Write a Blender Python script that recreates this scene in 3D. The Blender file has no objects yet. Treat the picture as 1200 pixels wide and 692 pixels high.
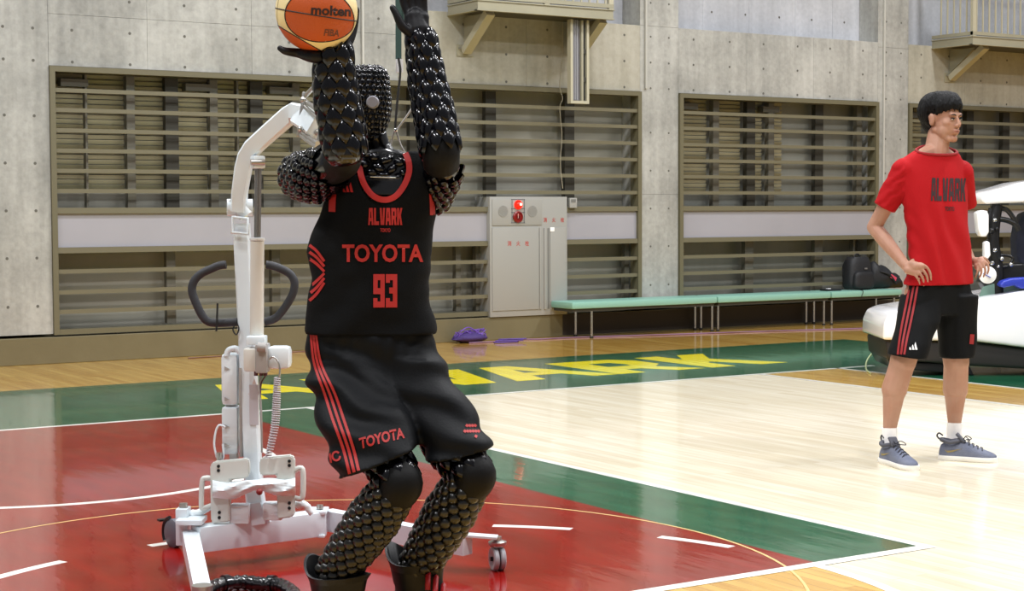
import bpy, bmesh, math, random
import numpy as np
from mathutils import Vector, Matrix, noise
from mathutils.bvhtree import BVHTree
random.seed(7)
PI = math.pi
S = bpy.context.scene
COL = S.collection
V = Vector

# ------------------------------------------------------------------ camera
CAM_F = 1949.06                     # focal length in pixels of a 1200 px wide frame
CAM_C = V((-2.6797, -10.6143, 1.3948))
YAW, PITCH, ROLL = 0.5704, -0.0516, -0.0038
_f = V((math.sin(YAW)*math.cos(PITCH), math.cos(YAW)*math.cos(PITCH), math.sin(PITCH)))
_r = V((math.cos(YAW), -math.sin(YAW), 0)); _u = _r.cross(_f)
CR = _r*math.cos(ROLL) + _u*math.sin(ROLL)
CU = -_r*math.sin(ROLL) + _u*math.cos(ROLL)
CF = _f
cam_data = bpy.data.cameras.new('camera')
cam_data.sensor_width = 36; cam_data.lens = CAM_F/1200*36
cam_data.clip_end = 200
cam = bpy.data.objects.new('camera', cam_data); COL.objects.link(cam)
m3 = Matrix((CR, CU, -CF)).transposed()
cam.matrix_world = Matrix.Translation(CAM_C) @ m3.to_4x4()
S.camera = cam

# ------------------------------------------------------------------ world and lamps
wd = bpy.data.worlds.new('world'); S.world = wd; wd.use_nodes = True
bg = wd.node_tree.nodes['Background']
bg.inputs['Color'].default_value = (0.93, 0.95, 1.0, 1); bg.inputs['Strength'].default_value = 0.30
for lx in (-4.0, 1.5, 7.0, 12.5):
    for ly in (-9.5, -5.0, -0.2):
        ld = bpy.data.lights.new('gym_lamp', 'AREA'); ld.shape = 'DISK'; ld.size = 0.75
        ld.energy = 350; ld.color = (0.985, 0.985, 1.0)
        lo = bpy.data.objects.new('gym_lamp', ld); COL.objects.link(lo); lo.location = (lx, ly, 8.6)
S.view_settings.view_transform = 'Standard'; S.view_settings.look = 'None'
S.view_settings.gamma = 1.0; S.view_settings.exposure = -0.06
S.view_settings.use_curve_mapping = False
S.cycles.max_bounces = 6; S.cycles.diffuse_bounces = 3; S.cycles.glossy_bounces = 4
S.cycles.caustics_reflective = False; S.cycles.caustics_refractive = False

# ------------------------------------------------------------------ where a ray through the picture meets a plane
def ray(x, y): return CF*CAM_F + CR*(x-600) + CU*(346-y)
def PD(x, y, D): return CAM_C + ray(x, y)*(D/CAM_F)
def PY(x, y, Y): d = ray(x, y); return CAM_C + d*((Y-CAM_C.y)/d.y)
def PZ(x, y, Z=0.0): d = ray(x, y); return CAM_C + d*((Z-CAM_C.z)/d.z)

# ------------------------------------------------------------------ materials
def lin(c):
    if isinstance(c, str):
        c = [int(c[i:i+2], 16)/255 for i in (0, 2, 4)]
        c = [v/12.92 if v <= .04045 else ((v+.055)/1.055)**2.4 for v in c]
    return (c[0], c[1], c[2], 1)
def mat(name, col, rough=.5, metal=0, bump=0, bscale=60, col2=None, cscale=8, spec=.5, coat=0, sheen=0, emis=None, estr=0, trans=0, stretch=(1, 1, 1), sss=0, alpha=1, mixlo=.38, mixhi=.62, crough=.08):
    m = bpy.data.materials.new(name); m.use_nodes = True
    nt = m.node_tree; n = nt.nodes; l = nt.links; b = n['Principled BSDF']
    b.inputs['Base Color'].default_value = lin(col); b.inputs['Roughness'].default_value = rough
    b.inputs['Metallic'].default_value = metal; b.inputs['Specular IOR Level'].default_value = spec
    b.inputs['Coat Weight'].default_value = coat; b.inputs['Coat Roughness'].default_value = crough
    b.inputs['Sheen Weight'].default_value = sheen; b.inputs['Transmission Weight'].default_value = trans
    b.inputs['Alpha'].default_value = alpha
    if sss: b.inputs['Subsurface Weight'].default_value = sss; b.inputs['Subsurface Radius'].default_value = (.02, .008, .004)
    if emis: b.inputs['Emission Color'].default_value = lin(emis); b.inputs['Emission Strength'].default_value = estr
    if bump or col2:
        tc = n.new('ShaderNodeTexCoord'); mp = n.new('ShaderNodeMapping'); mp.inputs['Scale'].default_value = stretch
        l.new(tc.outputs['Object'], mp.inputs['Vector'])
    if col2:
        t = n.new('ShaderNodeTexNoise'); t.inputs['Scale'].default_value = cscale; t.inputs['Detail'].default_value = 6
        l.new(mp.outputs[0], t.inputs['Vector'])
        r = n.new('ShaderNodeValToRGB'); r.color_ramp.elements[0].position = mixlo; r.color_ramp.elements[1].position = mixhi
        r.color_ramp.elements[0].color = lin(col); r.color_ramp.elements[1].color = lin(col2)
        l.new(t.outputs[0], r.inputs[0]); l.new(r.outputs[0], b.inputs['Base Color'])
    if bump:
        t = n.new('ShaderNodeTexNoise'); t.inputs['Scale'].default_value = bscale; t.inputs['Detail'].default_value = 4
        l.new(mp.outputs[0], t.inputs['Vector'])
        bm_ = n.new('ShaderNodeBump'); bm_.inputs['Strength'].default_value = bump; bm_.inputs['Distance'].default_value = .01
        l.new(t.outputs[0], bm_.inputs['Height']); l.new(bm_.outputs[0], b.inputs['Normal'])
    return m

# ------------------------------------------------------------------ mesh builder
class MB:
    def __init__(s): s.v = []; s.f = []; s.mi = []; s.cur = 0
    def add(s, vs, fs):
        o = len(s.v); s.v += [tuple(v) for v in vs]; s.f += [[i+o for i in f] for f in fs]; s.mi += [s.cur]*len(fs); return s
    def box(s, c, d, rot=None, bev=0):
        x, y, z = [k/2 for k in d]
        if bev:
            b = min(bev, x*.98, y*.98, z*.98); vs = []; 
            bm = bmesh.new(); bmesh.ops.create_cube(bm, size=1)
            for v in bm.verts: v.co = V((v.co.x*2*x, v.co.y*2*y, v.co.z*2*z))
            bmesh.ops.bevel(bm, geom=list(bm.edges), offset=b, segments=2, affect='EDGES', profile=.6)
            vs = [v.co.copy() for v in bm.verts]; bm.verts.index_update()
            fs = [[v.index for v in f.verts] for f in bm.faces]; bm.free()
        else:
            vs = [V((sx*x, sy*y, sz*z)) for sx in (-1, 1) for sy in (-1, 1) for sz in (-1, 1)]
            fs = [(0, 1, 3, 2), (4, 6, 7, 5), (0, 4, 5, 1), (2, 3, 7, 6), (0, 2, 6, 4), (1, 5, 7, 3)]
        if rot is not None: vs = [rot @ v for v in vs]
        return s.add([v+V(c) for v in vs], fs)
    def span(s, a, b, bev=0):                       # axis-aligned box between two corners
        a, b = V(a), V(b); return s.box((a+b)/2, [abs(k) for k in (b-a)], bev=bev)
    def beam(s, p0, p1, w, h, up=V((0, 0, 1)), w1=None, h1=None, bev=0):   # rectangular bar
        p0, p1 = V(p0), V(p1); d = (p1-p0); L = d.length; d.normalize()
        x = d.cross(up).normalized(); z = x.cross(d)
        if w1 is None and not bev:
            w1, h1 = w, h
        if bev:
            R = Matrix((x, d, z)).transposed()
            return s.box((p0+p1)/2, (w, L, h), rot=R, bev=bev)
        h1 = h if h1 is None else h1; w1 = w if w1 is None else w1
        vs = []
        for p, ww, hh in ((p0, w, h), (p1, w1, h1)):
            for a, b in ((-1, -1), (1, -1), (1, 1), (-1, 1)): vs.append(p+x*a*ww/2+z*b*hh/2)
        return s.add(vs, [(3, 2, 1, 0), (4, 5, 6, 7), (0, 1, 5, 4), (1, 2, 6, 5), (2, 3, 7, 6), (3, 0, 4, 7)])
    def tube(s, pts, r, n=10, closed=False, ell=None):
        pts = [V(p) for p in pts]; N = len(pts)
        rs = r if isinstance(r, (list, tuple)) else [r]*N
        vs = []; fs = []; prev = None
        for i, p in enumerate(pts):
            if closed: t = pts[(i+1) % N]-pts[i-1]
            else: t = pts[min(i+1, N-1)]-pts[max(i-1, 0)]
            t.normalize()
            if prev is None: a = t.orthogonal().normalized() if ell is None else (ell-t*ell.dot(t)).normalized()
            else: a = (prev-t*prev.dot(t)).normalized()
            prev = a; b = t.cross(a)
            for k in range(n):
                th = 2*PI*k/n; vs.append(p+(a*math.cos(th)+b*math.sin(th))*rs[i])
        m = N if closed else N-1
        for i in range(m):
            j = (i+1) % N
            for k in range(n): fs.append((i*n+k, i*n+(k+1) % n, j*n+(k+1) % n, j*n+k))
        if not closed: fs.append(tuple(range(n))[::-1]); fs.append(tuple(range((N-1)*n, N*n)))
        return s.add(vs, fs)
    def cyl(s, p0, p1, r0, r1=None, n=20): return s.tube([p0, p1], [r0, r0 if r1 is None else r1], n)
    def rings(s, rings, cap=True):                  # loft closed rings of equal count
        n = len(rings[0]); vs = [p for R in rings for p in R]; fs = []
        for i in range(len(rings)-1):
            for k in range(n): fs.append((i*n+k, i*n+(k+1) % n, (i+1)*n+(k+1) % n, (i+1)*n+k))
        if cap: fs.append(tuple(range(n))[::-1]); fs.append(tuple(range((len(rings)-1)*n, len(rings)*n)))
        return s.add(vs, fs)
    def lathe(s, prof, c, axis=V((0, 0, 1)), n=24):
        axis = V(axis).normalized(); a = axis.orthogonal().normalized(); b = axis.cross(a); c = V(c)
        return s.rings([[c+axis*z+(a*math.cos(2*PI*k/n)+b*math.sin(2*PI*k/n))*max(r, 1e-4) for k in range(n)] for r, z in prof])
    def ball(s, c, r, nu=20, nv=12, rot=None):
        r = V((r, r, r)) if not hasattr(r, '__len__') else V(r); vs = []; fs = []
        for j in range(1, nv):
            ph = PI*j/nv
            for i in range(nu):
                th = 2*PI*i/nu; v = V((math.sin(ph)*math.cos(th)*r.x, math.sin(ph)*math.sin(th)*r.y, math.cos(ph)*r.z)); vs.append(v)
        vs += [V((0, 0, r.z)), V((0, 0, -r.z))]
        for j in range(nv-2):
            for i in range(nu): fs.append((j*nu+i, (j+1)*nu+i, (j+1)*nu+(i+1) % nu, j*nu+(i+1) % nu))
        T = len(vs)-2
        for i in range(nu): fs.append((T, i, (i+1) % nu)); fs.append((T+1, (nv-2)*nu+(i+1) % nu, (nv-2)*nu+i))
        if rot is not None: vs = [rot @ v for v in vs]
        return s.add([v+V(c) for v in vs], fs)
    def prism(s, poly, h, o=V((0, 0, 0)), ax=V((1, 0, 0)), ay=V((0, 1, 0))):   # flat polygon given thickness h along ax x ay
        nz = ax.cross(ay).normalized(); n = len(poly)
        a = [o+ax*x+ay*y for x, y in poly]; b = [p+nz*h for p in a]
        return s.add(a+b, [tuple(range(n))[::-1], tuple(range(n, 2*n))]+[(i, (i+1) % n, n+(i+1) % n, n+i) for i in range(n)])
    def bm(s):
        bm = bmesh.new(); vs = [bm.verts.new(v) for v in s.v]
        for f in s.f:
            try: bm.faces.new([vs[i] for i in f])
            except ValueError: pass
        return bm
    def build(s, name, m, parent=None, smooth=None, kind=None, label=None):
        o = V((0, 0, 0)); q = parent
        while q is not None: o += q.location; q = q.parent
        me = bpy.data.meshes.new(name)
        me.from_pydata([tuple(V(v)-o) for v in s.v], [], s.f)
        ms = m if isinstance(m, (list, tuple)) else [m]
        for k in ms: me.materials.append(k)
        if len(ms) > 1: me.polygons.foreach_set('material_index', s.mi)
        me.validate(); me.update()
        b = bmesh.new(); b.from_mesh(me); bmesh.ops.recalc_face_normals(b, faces=b.faces); b.to_mesh(me); b.free()
        if smooth: smooth_mesh(me, smooth)
        ob = bpy.data.objects.new(name, me); COL.objects.link(ob)
        if parent is not None: ob.parent = parent
        if kind: ob['kind'] = kind
        if label: ob['label'] = label
        return ob
def smooth_mesh(me, ang=40):
    me.polygons.foreach_set('use_smooth', [True]*len(me.polygons))
    if ang < 180: me.set_sharp_from_angle(angle=math.radians(ang))
def thing(name, label, cat, loc, group=None):
    o = bpy.data.objects.new(name, None); COL.objects.link(o); o.location = V(loc); o.empty_display_size = .1
    o['label'] = label; o['category'] = cat
    if group: o['group'] = group
    return o
def tag(o, label, cat, group=None):
    o['label'] = label; o['category'] = cat
    if group: o['group'] = group
    return o
def struct(name, parent=None):
    o = bpy.data.objects.new(name, None); COL.objects.link(o); o['kind'] = 'structure'; o.parent = parent; return o
def catmull(pts, n=6):
    pts = [V(p) for p in pts]; out = []
    P = [pts[0]*2-pts[1]]+pts+[pts[-1]*2-pts[-2]]
    for i in range(1, len(P)-2):
        a, b, c, d = P[i-1:i+3]
        for k in range(n):
            t = k/n; out.append(.5*((2*b)+(c-a)*t+(2*a-5*b+4*c-d)*t*t+(3*b-a-3*c+d)*t**3))
    out.append(pts[-1]); return out
def remesh(mb, vox, smooth=3, name='tmp'):
    """one continuous skin round overlapping shapes: returns (verts array, faces)"""
    ob = mb.build(name, bpy.data.materials[0]) ; 
    md = ob.modifiers.new('r', 'REMESH'); md.mode = 'VOXEL'; md.voxel_size = vox; md.adaptivity = 0
    if smooth:
        sm = ob.modifiers.new('s', 'SMOOTH'); sm.factor = .5; sm.iterations = smooth
    dg = bpy.context.evaluated_depsgraph_get(); ev = ob.evaluated_get(dg); me = ev.to_mesh()
    n = len(me.vertices); co = np.empty(n*3); me.vertices.foreach_get('co', co); co = co.reshape(n, 3)
    fs = [list(p.vertices) for p in me.polygons]
    ev.to_mesh_clear(); me0 = ob.data; bpy.data.objects.remove(ob); bpy.data.meshes.remove(me0)
    return co, fs
def from_co(name, co, fs, m, parent=None, ang=180, mi=None, kind=None, label=None):
    b = MB(); b.v = [tuple(c) for c in co]; b.f = fs; b.mi = mi if mi is not None else [0]*len(fs)
    return b.build(name, m, parent, smooth=ang, kind=kind, label=label)
# glyphs drawn on a unit cell (x to the right, y up); each is a list of polygons
def text_mesh(txt, size=1.0, bold=0.0, res=3, spacing=1.0):
    cu = bpy.data.curves.new('t', 'FONT'); cu.body = txt; cu.size = size; cu.offset = bold; cu.resolution_u = res; cu.space_character = spacing
    ob = bpy.data.objects.new('t', cu); COL.objects.link(ob)
    dg = bpy.context.evaluated_depsgraph_get(); ev = ob.evaluated_get(dg); me = ev.to_mesh()
    vs = [V(v.co) for v in me.vertices]; fs = [list(p.vertices) for p in me.polygons]
    ev.to_mesh_clear(); bpy.data.objects.remove(ob); bpy.data.curves.remove(cu)
    return vs, fs
def fit_text(txt, w, h, bold=0.0, res=3, spacing=1.0):
    """text mesh scaled to a box w x h centred on the origin"""
    vs, fs = text_mesh(txt, 1, bold, res, spacing)
    x0 = min(v.x for v in vs); x1 = max(v.x for v in vs); y0 = min(v.y for v in vs); y1 = max(v.y for v in vs)
    return [V(((v.x-(x0+x1)/2)/(x1-x0)*w, (v.y-(y0+y1)/2)/(y1-y0)*h, 0)) for v in vs], fs
# ------------------------------------------------------------------ floor
def wood(name, c1, c2, c3, rough=.16, coat=.6, grain=.5):
    m = bpy.data.materials.new(name); m.use_nodes = True; nt = m.node_tree; n = nt.nodes; l = nt.links; b = n['Principled BSDF']
    tc = n.new('ShaderNodeTexCoord')
    sp = n.new('ShaderNodeSeparateXYZ'); l.new(tc.outputs['Object'], sp.inputs[0])
    cb = n.new('ShaderNodeCombineXYZ'); l.new(sp.outputs['Y'], cb.inputs['X']); l.new(sp.outputs['X'], cb.inputs['Y'])
    br = n.new('ShaderNodeTexBrick'); br.inputs['Scale'].default_value = 1; br.inputs['Brick Width'].default_value = 1.15; br.inputs['Row Height'].default_value = .062
    br.inputs['Mortar Size'].default_value = .0012; br.inputs['Bias'].default_value = 0.0; br.inputs['Mortar Smooth'].default_value = .3
    br.inputs['Color1'].default_value = lin(c1); br.inputs['Color2'].default_value = lin(c2); br.inputs['Mortar'].default_value = lin(c3)
    br.offset = .37; l.new(cb.outputs[0], br.inputs['Vector'])
    mp = n.new('ShaderNodeMapping'); mp.inputs['Scale'].default_value = (16, 1.3, 1); l.new(tc.outputs['Object'], mp.inputs['Vector'])
    t = n.new('ShaderNodeTexNoise'); t.inputs['Scale'].default_value = 1.5; t.inputs['Detail'].default_value = 7; l.new(mp.outputs[0], t.inputs['Vector'])
    mx = n.new('ShaderNodeMixRGB'); mx.blend_type = 'MULTIPLY'; mx.inputs['Fac'].default_value = grain
    rp = n.new('ShaderNodeValToRGB'); rp.color_ramp.elements[0].position = .3; rp.color_ramp.elements[1].position = .6
    rp.color_ramp.elements[0].color = (.62, .52, .42, 1); rp.color_ramp.elements[1].color = (1, 1, 1, 1)
    l.new(t.outputs[0], rp.inputs[0]); l.new(br.outputs[0], mx.inputs[1]); l.new(rp.outputs[0], mx.inputs[2]); l.new(mx.outputs[0], b.inputs['Base Color'])
    finish(m, rough, coat); return m
def finish(m, rough, coat):
    nt = m.node_tree; n = nt.nodes; l = nt.links; b = n['Principled BSDF']
    b.inputs['Roughness'].default_value = rough; b.inputs['Coat Weight'].default_value = coat; b.inputs['Coat Roughness'].default_value = .04
    tc = n.new('ShaderNodeTexCoord'); mp = n.new('ShaderNodeMapping'); mp.inputs['Scale'].default_value = (9, 1.6, 1); l.new(tc.outputs['Object'], mp.inputs['Vector'])
    t = n.new('ShaderNodeTexNoise'); t.inputs['Scale'].default_value = 1.2; t.inputs['Detail'].default_value = 3; l.new(mp.outputs[0], t.inputs['Vector'])
    bp = n.new('ShaderNodeBump'); bp.inputs['Strength'].default_value = .05; bp.inputs['Distance'].default_value = .02
    l.new(t.outputs[0], bp.inputs['Height']); l.new(bp.outputs[0], b.inputs['Normal']); l.new(bp.outputs[0], b.inputs['Coat Normal'])
M_gold = wood('golden_maple', 'deb660', 'c39442', '9a7430')
M_cream = wood('pale_maple', 'e6dec9', 'dacfb5', 'c9bb99', rough=.22, coat=.4, grain=.26)
def paint(name, c, c2):
    m = mat(name, c, rough=.22, col2=c2, cscale=2.2, stretch=(5, 1, 1), spec=.4); finish(m, .14, .38); return m
M_red = paint('red_court_paint', '780d07', '870f08')
M_green = paint('green_court_paint', '185037', '205c41')
M_yellow = paint('yellow_court_paint', 'f4e000', 'f9e906')
M_white = paint('white_court_paint', 'e6e6de', 'f0f0ea')
M_purple = mat('purple_nylon', '5a3a86', .6)
M_cord = mat('plum_tape', '7c4c6a', .5)
floor = MB().span((-14, -16, -.12), (24, 5.2, 0)).build('floor', M_gold); floor['kind'] = 'structure'
def flat(name, polys, m, z=.001, label=None):
    b = MB()
    for p in polys: b.prism(p, .0008, V((0, 0, z-.0008)))
    o = b.build(name, m, floor); 
    if label: o['label'] = label
    return o
def rect(x0, y0, x1, y1): return [(x0, y0), (x1, y0), (x1, y1), (x0, y1)]
arc3 = [(6.75*math.cos(a), -1.575-6.75*math.sin(a)) for a in [math.radians(12.1+k*(155.8/60)) for k in range(61)]]
flat('three_point_area', [[(-6.6, 0), (6.6, 0)] + arc3], M_cream, .0006, 'pale maple zone inside the three point line')
# free throw circle stays golden; ring of white outlines it
cir = lambda r, a0, a1, n=40, cy=-5.8, cx=0: [(cx+r*math.cos(math.radians(a0+(a1-a0)*k/n)), cy+r*math.sin(math.radians(a0+(a1-a0)*k/n))) for k in range(n+1)]
flat('free_throw_half_circle', [cir(1.8, 180, 360)], M_gold, .0014, 'golden half circle below the free throw line')
flat('key_border', [rect(-2.4, -5.8, 2.4, 0)], M_green, .0014, 'green border of the key')
flat('key_paint', [rect(-1.83, -5.79, 1.83, 0)], M_red, .0022, 'red painted key')
flat('apron_paint', [rect(-9.8, 0, 9.84, 2.35), rect(7.52, -12, 9.84, 0), rect(-9.8, -12, -7.5, 0)], M_green, .0014, 'green painted border outside the lines')
def band(r0, r1, a0, a1, n, cy, cx=0):
    a = cir(r0, a0, a1, n, cy, cx); b = cir(r1, a0, a1, n, cy, cx)
    return [[a[k], a[k+1], b[k+1], b[k]] for k in range(n)]
flat('baseline', [rect(-7.5, -.0, 7.95, .05)], M_white, .003)
flat('sideline', [rect(7.5, -12, 7.55, .05)], M_white, .003)
flat('three_point_line', [rect(6.6, -2.95, 6.65, 0)]+band(6.7, 6.75, -11.8, -168.2, 60, -1.575), M_white, .003)
flat('key_line', [rect(2.4, -5.85, 2.45, 0), rect(-2.45, -5.85, -2.4, 0)], M_white, .003)
flat('free_throw_line', [rect(-2.4, -5.85, 2.4, -5.79)], M_white, .0034)
flat('free_throw_arc', band(1.775, 1.825, 180, 360, 40, -5.8), M_white, .003)
flat('no_charge_arc', band(1.28, 1.33, 180, 360, 48, -1.575), M_white, .003, 'white half circle line under the basket')
for k in range(7):
    a0 = 13.5+k*24.35; flat('dash_line', band(1.775, 1.825, a0, a0+11.3, 8, -5.8), M_white, .003)
flat('thin_circle_line', band(1.80, 1.812, -60, 240, 90, -5.05, .03), mat('pale_yellow_line', 'c4ac72', .4), .0032, 'thin pale yellow circle line')
LET = {
 'A': ([[(0, 0), (.28, 0), (.36, .29), (.66, .29), (.78, 0), (1.02, 0), (.62, 1), (.33, 1)]], [(.42, .47), (.58, .47), (.49, .75)]),
 'L': ([[(0, 0), (.6, 0), (.6, .24), (.28, .24), (.28, 1), (0, 1)]], None),
 'V': ([[(.2, 0), (.5, 0), (.82, 1), (.56, 1), (.36, .33), (.28, 1), (0, 1)]], None),
 'R': ([[(0, 0), (.28, 0), (.29, .27), (.46, .27), (.64, 0), (.93, 0), (.68, .33), (.86, .5), (.86, .82), (.7, 1), (0, 1)]], [(.29, .49), (.55, .49), (.58, .62), (.53, .78), (.29, .78)]),
 'K': ([[(0, 0), (.27, 0), (.27, .32), (.36, .42), (.58, 0), (.88, 0), (.53, .6), (.82, 1), (.5, 1), (.27, .66), (.27, 1), (0, 1)]], None)}
def bridge(outer, hole):   # cut a hole into a polygon by joining it to the outline
    if not hole: return outer
    best = min(((V(a)-V(b)).length, i, j) for i, a in enumerate(outer) for j, b in enumerate(hole)); _, i, j = best
    area = lambda p: sum(p[k][0]*p[(k+1) % len(p)][1]-p[(k+1) % len(p)][0]*p[k][1] for k in range(len(p)))
    h = hole if area(hole)*area(outer) < 0 else hole[::-1]; j = h.index(hole[j])
    return outer[:i+1]+h[j:]+h[:j+1]+outer[i:]
for ch, x0, w in (('A', 2.15, 1.0), ('L', 3.22, 1.0), ('V', 3.93, 1.0), ('A', 4.63, 1.0), ('R', 5.66, 1.0), ('K', 6.67, 1.0)):
    out, hole = LET[ch]
    poly = [(x0+x*w, .71+y*1.13) for x, y in bridge(out[0], hole)]
    o = flat('floor_letter', [poly], M_yellow, .0024)
# ------------------------------------------------------------------ back wall
def concrete(name, c1, c2, c3):
    m = bpy.data.materials.new(name); m.use_nodes = True; nt = m.node_tree; n = nt.nodes; l = nt.links; b = n['Principled BSDF']
    b.inputs['Roughness'].default_value = .82; b.inputs['Specular IOR Level'].default_value = .3
    tc = n.new('ShaderNodeTexCoord')
    def ns(scale, det, st, seed=0):
        mp = n.new('ShaderNodeMapping'); mp.inputs['Scale'].default_value = st; mp.inputs['Location'].default_value = (seed, seed, seed)
        l.new(tc.outputs['Object'], mp.inputs['Vector']); t = n.new('ShaderNodeTexNoise'); t.inputs['Scale'].default_value = scale; t.inputs['Detail'].default_value = det
        l.new(mp.outputs[0], t.inputs['Vector']); return t
    a = ns(1.1, 8, (1, 1, 1)); s = ns(2.2, 5, (4, 4, .35), 3); f = ns(22, 6, (1, 1, 1), 5)
    r = n.new('ShaderNodeValToRGB'); e = r.color_ramp.elements; e[0].position = .35; e[0].color = lin(c1); e[1].position = .64; e[1].color = lin(c3)
    k = e.new(.5); k.color = lin(c2)
    m1 = n.new('ShaderNodeMath'); m1.operation = 'MULTIPLY_ADD'; m1.inputs[1].default_value = .5; l.new(a.outputs[0], m1.inputs[0])
    m2 = n.new('ShaderNodeMath'); m2.operation = 'MULTIPLY'; m2.inputs[1].default_value = .3; l.new(s.outputs[0], m2.inputs[0]); l.new(m2.outputs[0], m1.inputs[2])
    m3_ = n.new('ShaderNodeMath'); m3_.operation = 'MULTIPLY_ADD'; m3_.inputs[1].default_value = .2; l.new(f.outputs[0], m3_.inputs[0]); l.new(m1.outputs[0], m3_.inputs[2])
    l.new(m3_.outputs[0], r.inputs[0]); l.new(r.outputs[0], b.inputs['Base Color'])
    bp = n.new('ShaderNodeBump'); bp.inputs['Strength'].default_value = .25; bp.inputs['Distance'].default_value = .008; l.new(f.outputs[0], bp.inputs['Height']); l.new(bp.outputs[0], b.inputs['Normal'])
    return m
M_conc = concrete('grey_concrete', '80807c', '9c9c97', 'b4b4af')
M_concw = concrete('warm_concrete', '8b897c', '9f9c8f', 'aeab9f')
M_concb = concrete('blue_grey_concrete', '9a9ca0', 'a9abb0', 'b9bbc0')
M_olive = mat('olive_brown_paint', '675f44', .55, bump=.1, bscale=30, col2='6e664b', cscale=2)
M_frame = mat('olive_grey_steel', '645f49', .5, bump=.06)
M_rail = mat('olive_beige_steel', '69644f', .5)
M_dark = mat('dark_steel', '37352d', .6)
M_mull = mat('grey_aluminium_mullion', '6a675c', .45, metal=.2)
M_tie = mat('tie_hole_mortar', '5d5b55', .9)
WY = 4.4785
wall = struct('wall_back')
def panels(x0, x1, z0, z1, xs, zs, y0=WY, y1=None, m=None, name='concrete_panel'):
    y1 = y1 or y0+.4
    X = [x0]+[x for x in xs if x0 < x < x1]+[x1]; Z = [z0]+[z for z in zs if z0 < z < z1]+[z1]
    for a, b in zip(X, X[1:]):
        for c, d in zip(Z, Z[1:]):
            MB().span((a+.0011, y0, c+.0011), (b-.0011, y1, d-.0011), bev=.0015).build(name, m or M_conc, wall)
MB().span((-9, WY+.38, 0), (20, WY+.46, .27)).span((-9, WY+.402, 3.4), (20, WY+.46, 8)).build('wall_core', M_tie, wall)
panels(-9, 2.0, .27, 8, (-7.2, -5.4, -3.6, -1.8, 0), (3.46, 5.3))
panels(8.73, 9.28, .27, 8, (), (1.56, 3.46, 5.3)); panels(12.44, 12.97, .27, 8, (), (1.62, 3.40, 5.3)); panels(16.2, 20, .27, 8, (), (3.46, 5.3))
panels(2.0, 5.2, 2.72, 8, (2.94, 4.0, 5.07), (3.19, 5.3)); panels(5.2, 5.62, 2.72, 8, (), (3.19, 5.3))
panels(5.62, 8.73, 2.72, 3.46, (7.2,), (), m=M_concw); panels(9.28, 12.44, 2.72, 3.46, (10.3, 11.36), ()); panels(12.97, 16.2, 2.72, 3.46, (14.0, 15.1), (), m=M_concw)
panels(5.62, 8.73, 3.46, 8, (6.68, 7.74), (5.3,), y0=WY+.33, m=M_concb, name='recess_panel')
panels(9.28, 12.44, 3.46, 8, (9.9, 10.62, 11.36, 11.98), (5.3,), y0=WY+.33, m=M_concb, name='recess_panel')
panels(12.97, 16.2, 3.46, 8, (14.0, 15.1), (5.3,), y0=WY+.33, m=M_concb, name='recess_panel')
tb = MB()
zz = (.53, .97, 1.40, 1.83, 2.26, 2.76, 3.05, 3.34, 3.72, 4.1)
for X in (-.2, .3, .8, 1.59, 1.86):
    for z in zz: tb.cyl((X, WY-.0012, z), (X, WY+.004, z), .014, n=12)
for X in (8.88, 9.14, 12.58, 12.84):
    for z in zz: tb.cyl((X, WY-.0012, z), (X, WY+.004, z), .012, n=12)
for X in (2.22, 2.77, 3.31, 3.84, 4.4, 4.93, 5.4):
    for z in zz[5:]: tb.cyl((X, WY-.0012, z), (X, WY+.004, z), .014, n=12)
for X in (5.88, 6.41, 6.94, 7.47, 8.0, 8.51, 9.5, 10.04, 10.56, 11.1, 11.63, 12.18, 13.2, 13.7, 14.3, 14.8, 15.3):
    for z in zz[5:8]: tb.cyl((X, WY-.0012, z), (X, WY+.004, z), .014, n=12)
    if 9.2 < X < 12.3: tb.cyl((X, WY+.3288, 3.72), (X, WY+.334, 3.72), .014, n=12)
tb.build('tie_holes', M_tie, wall, kind='stuff', label='small dark round formwork tie holes')
bb = MB().span((-9, WY-.035, 0), (20, WY+.5, .245), bev=.006).build('baseboard_back', M_olive); bb['kind'] = 'structure'
kp = MB().span((7.64, WY-.0365, .012), (12.7, WY-.0345, .24)).build('bench_shade_strip', mat('dark_brown_shade', '2c241b', .6), bb)  # added dark strip on the plinth, painting in the shade under the benches
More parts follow.
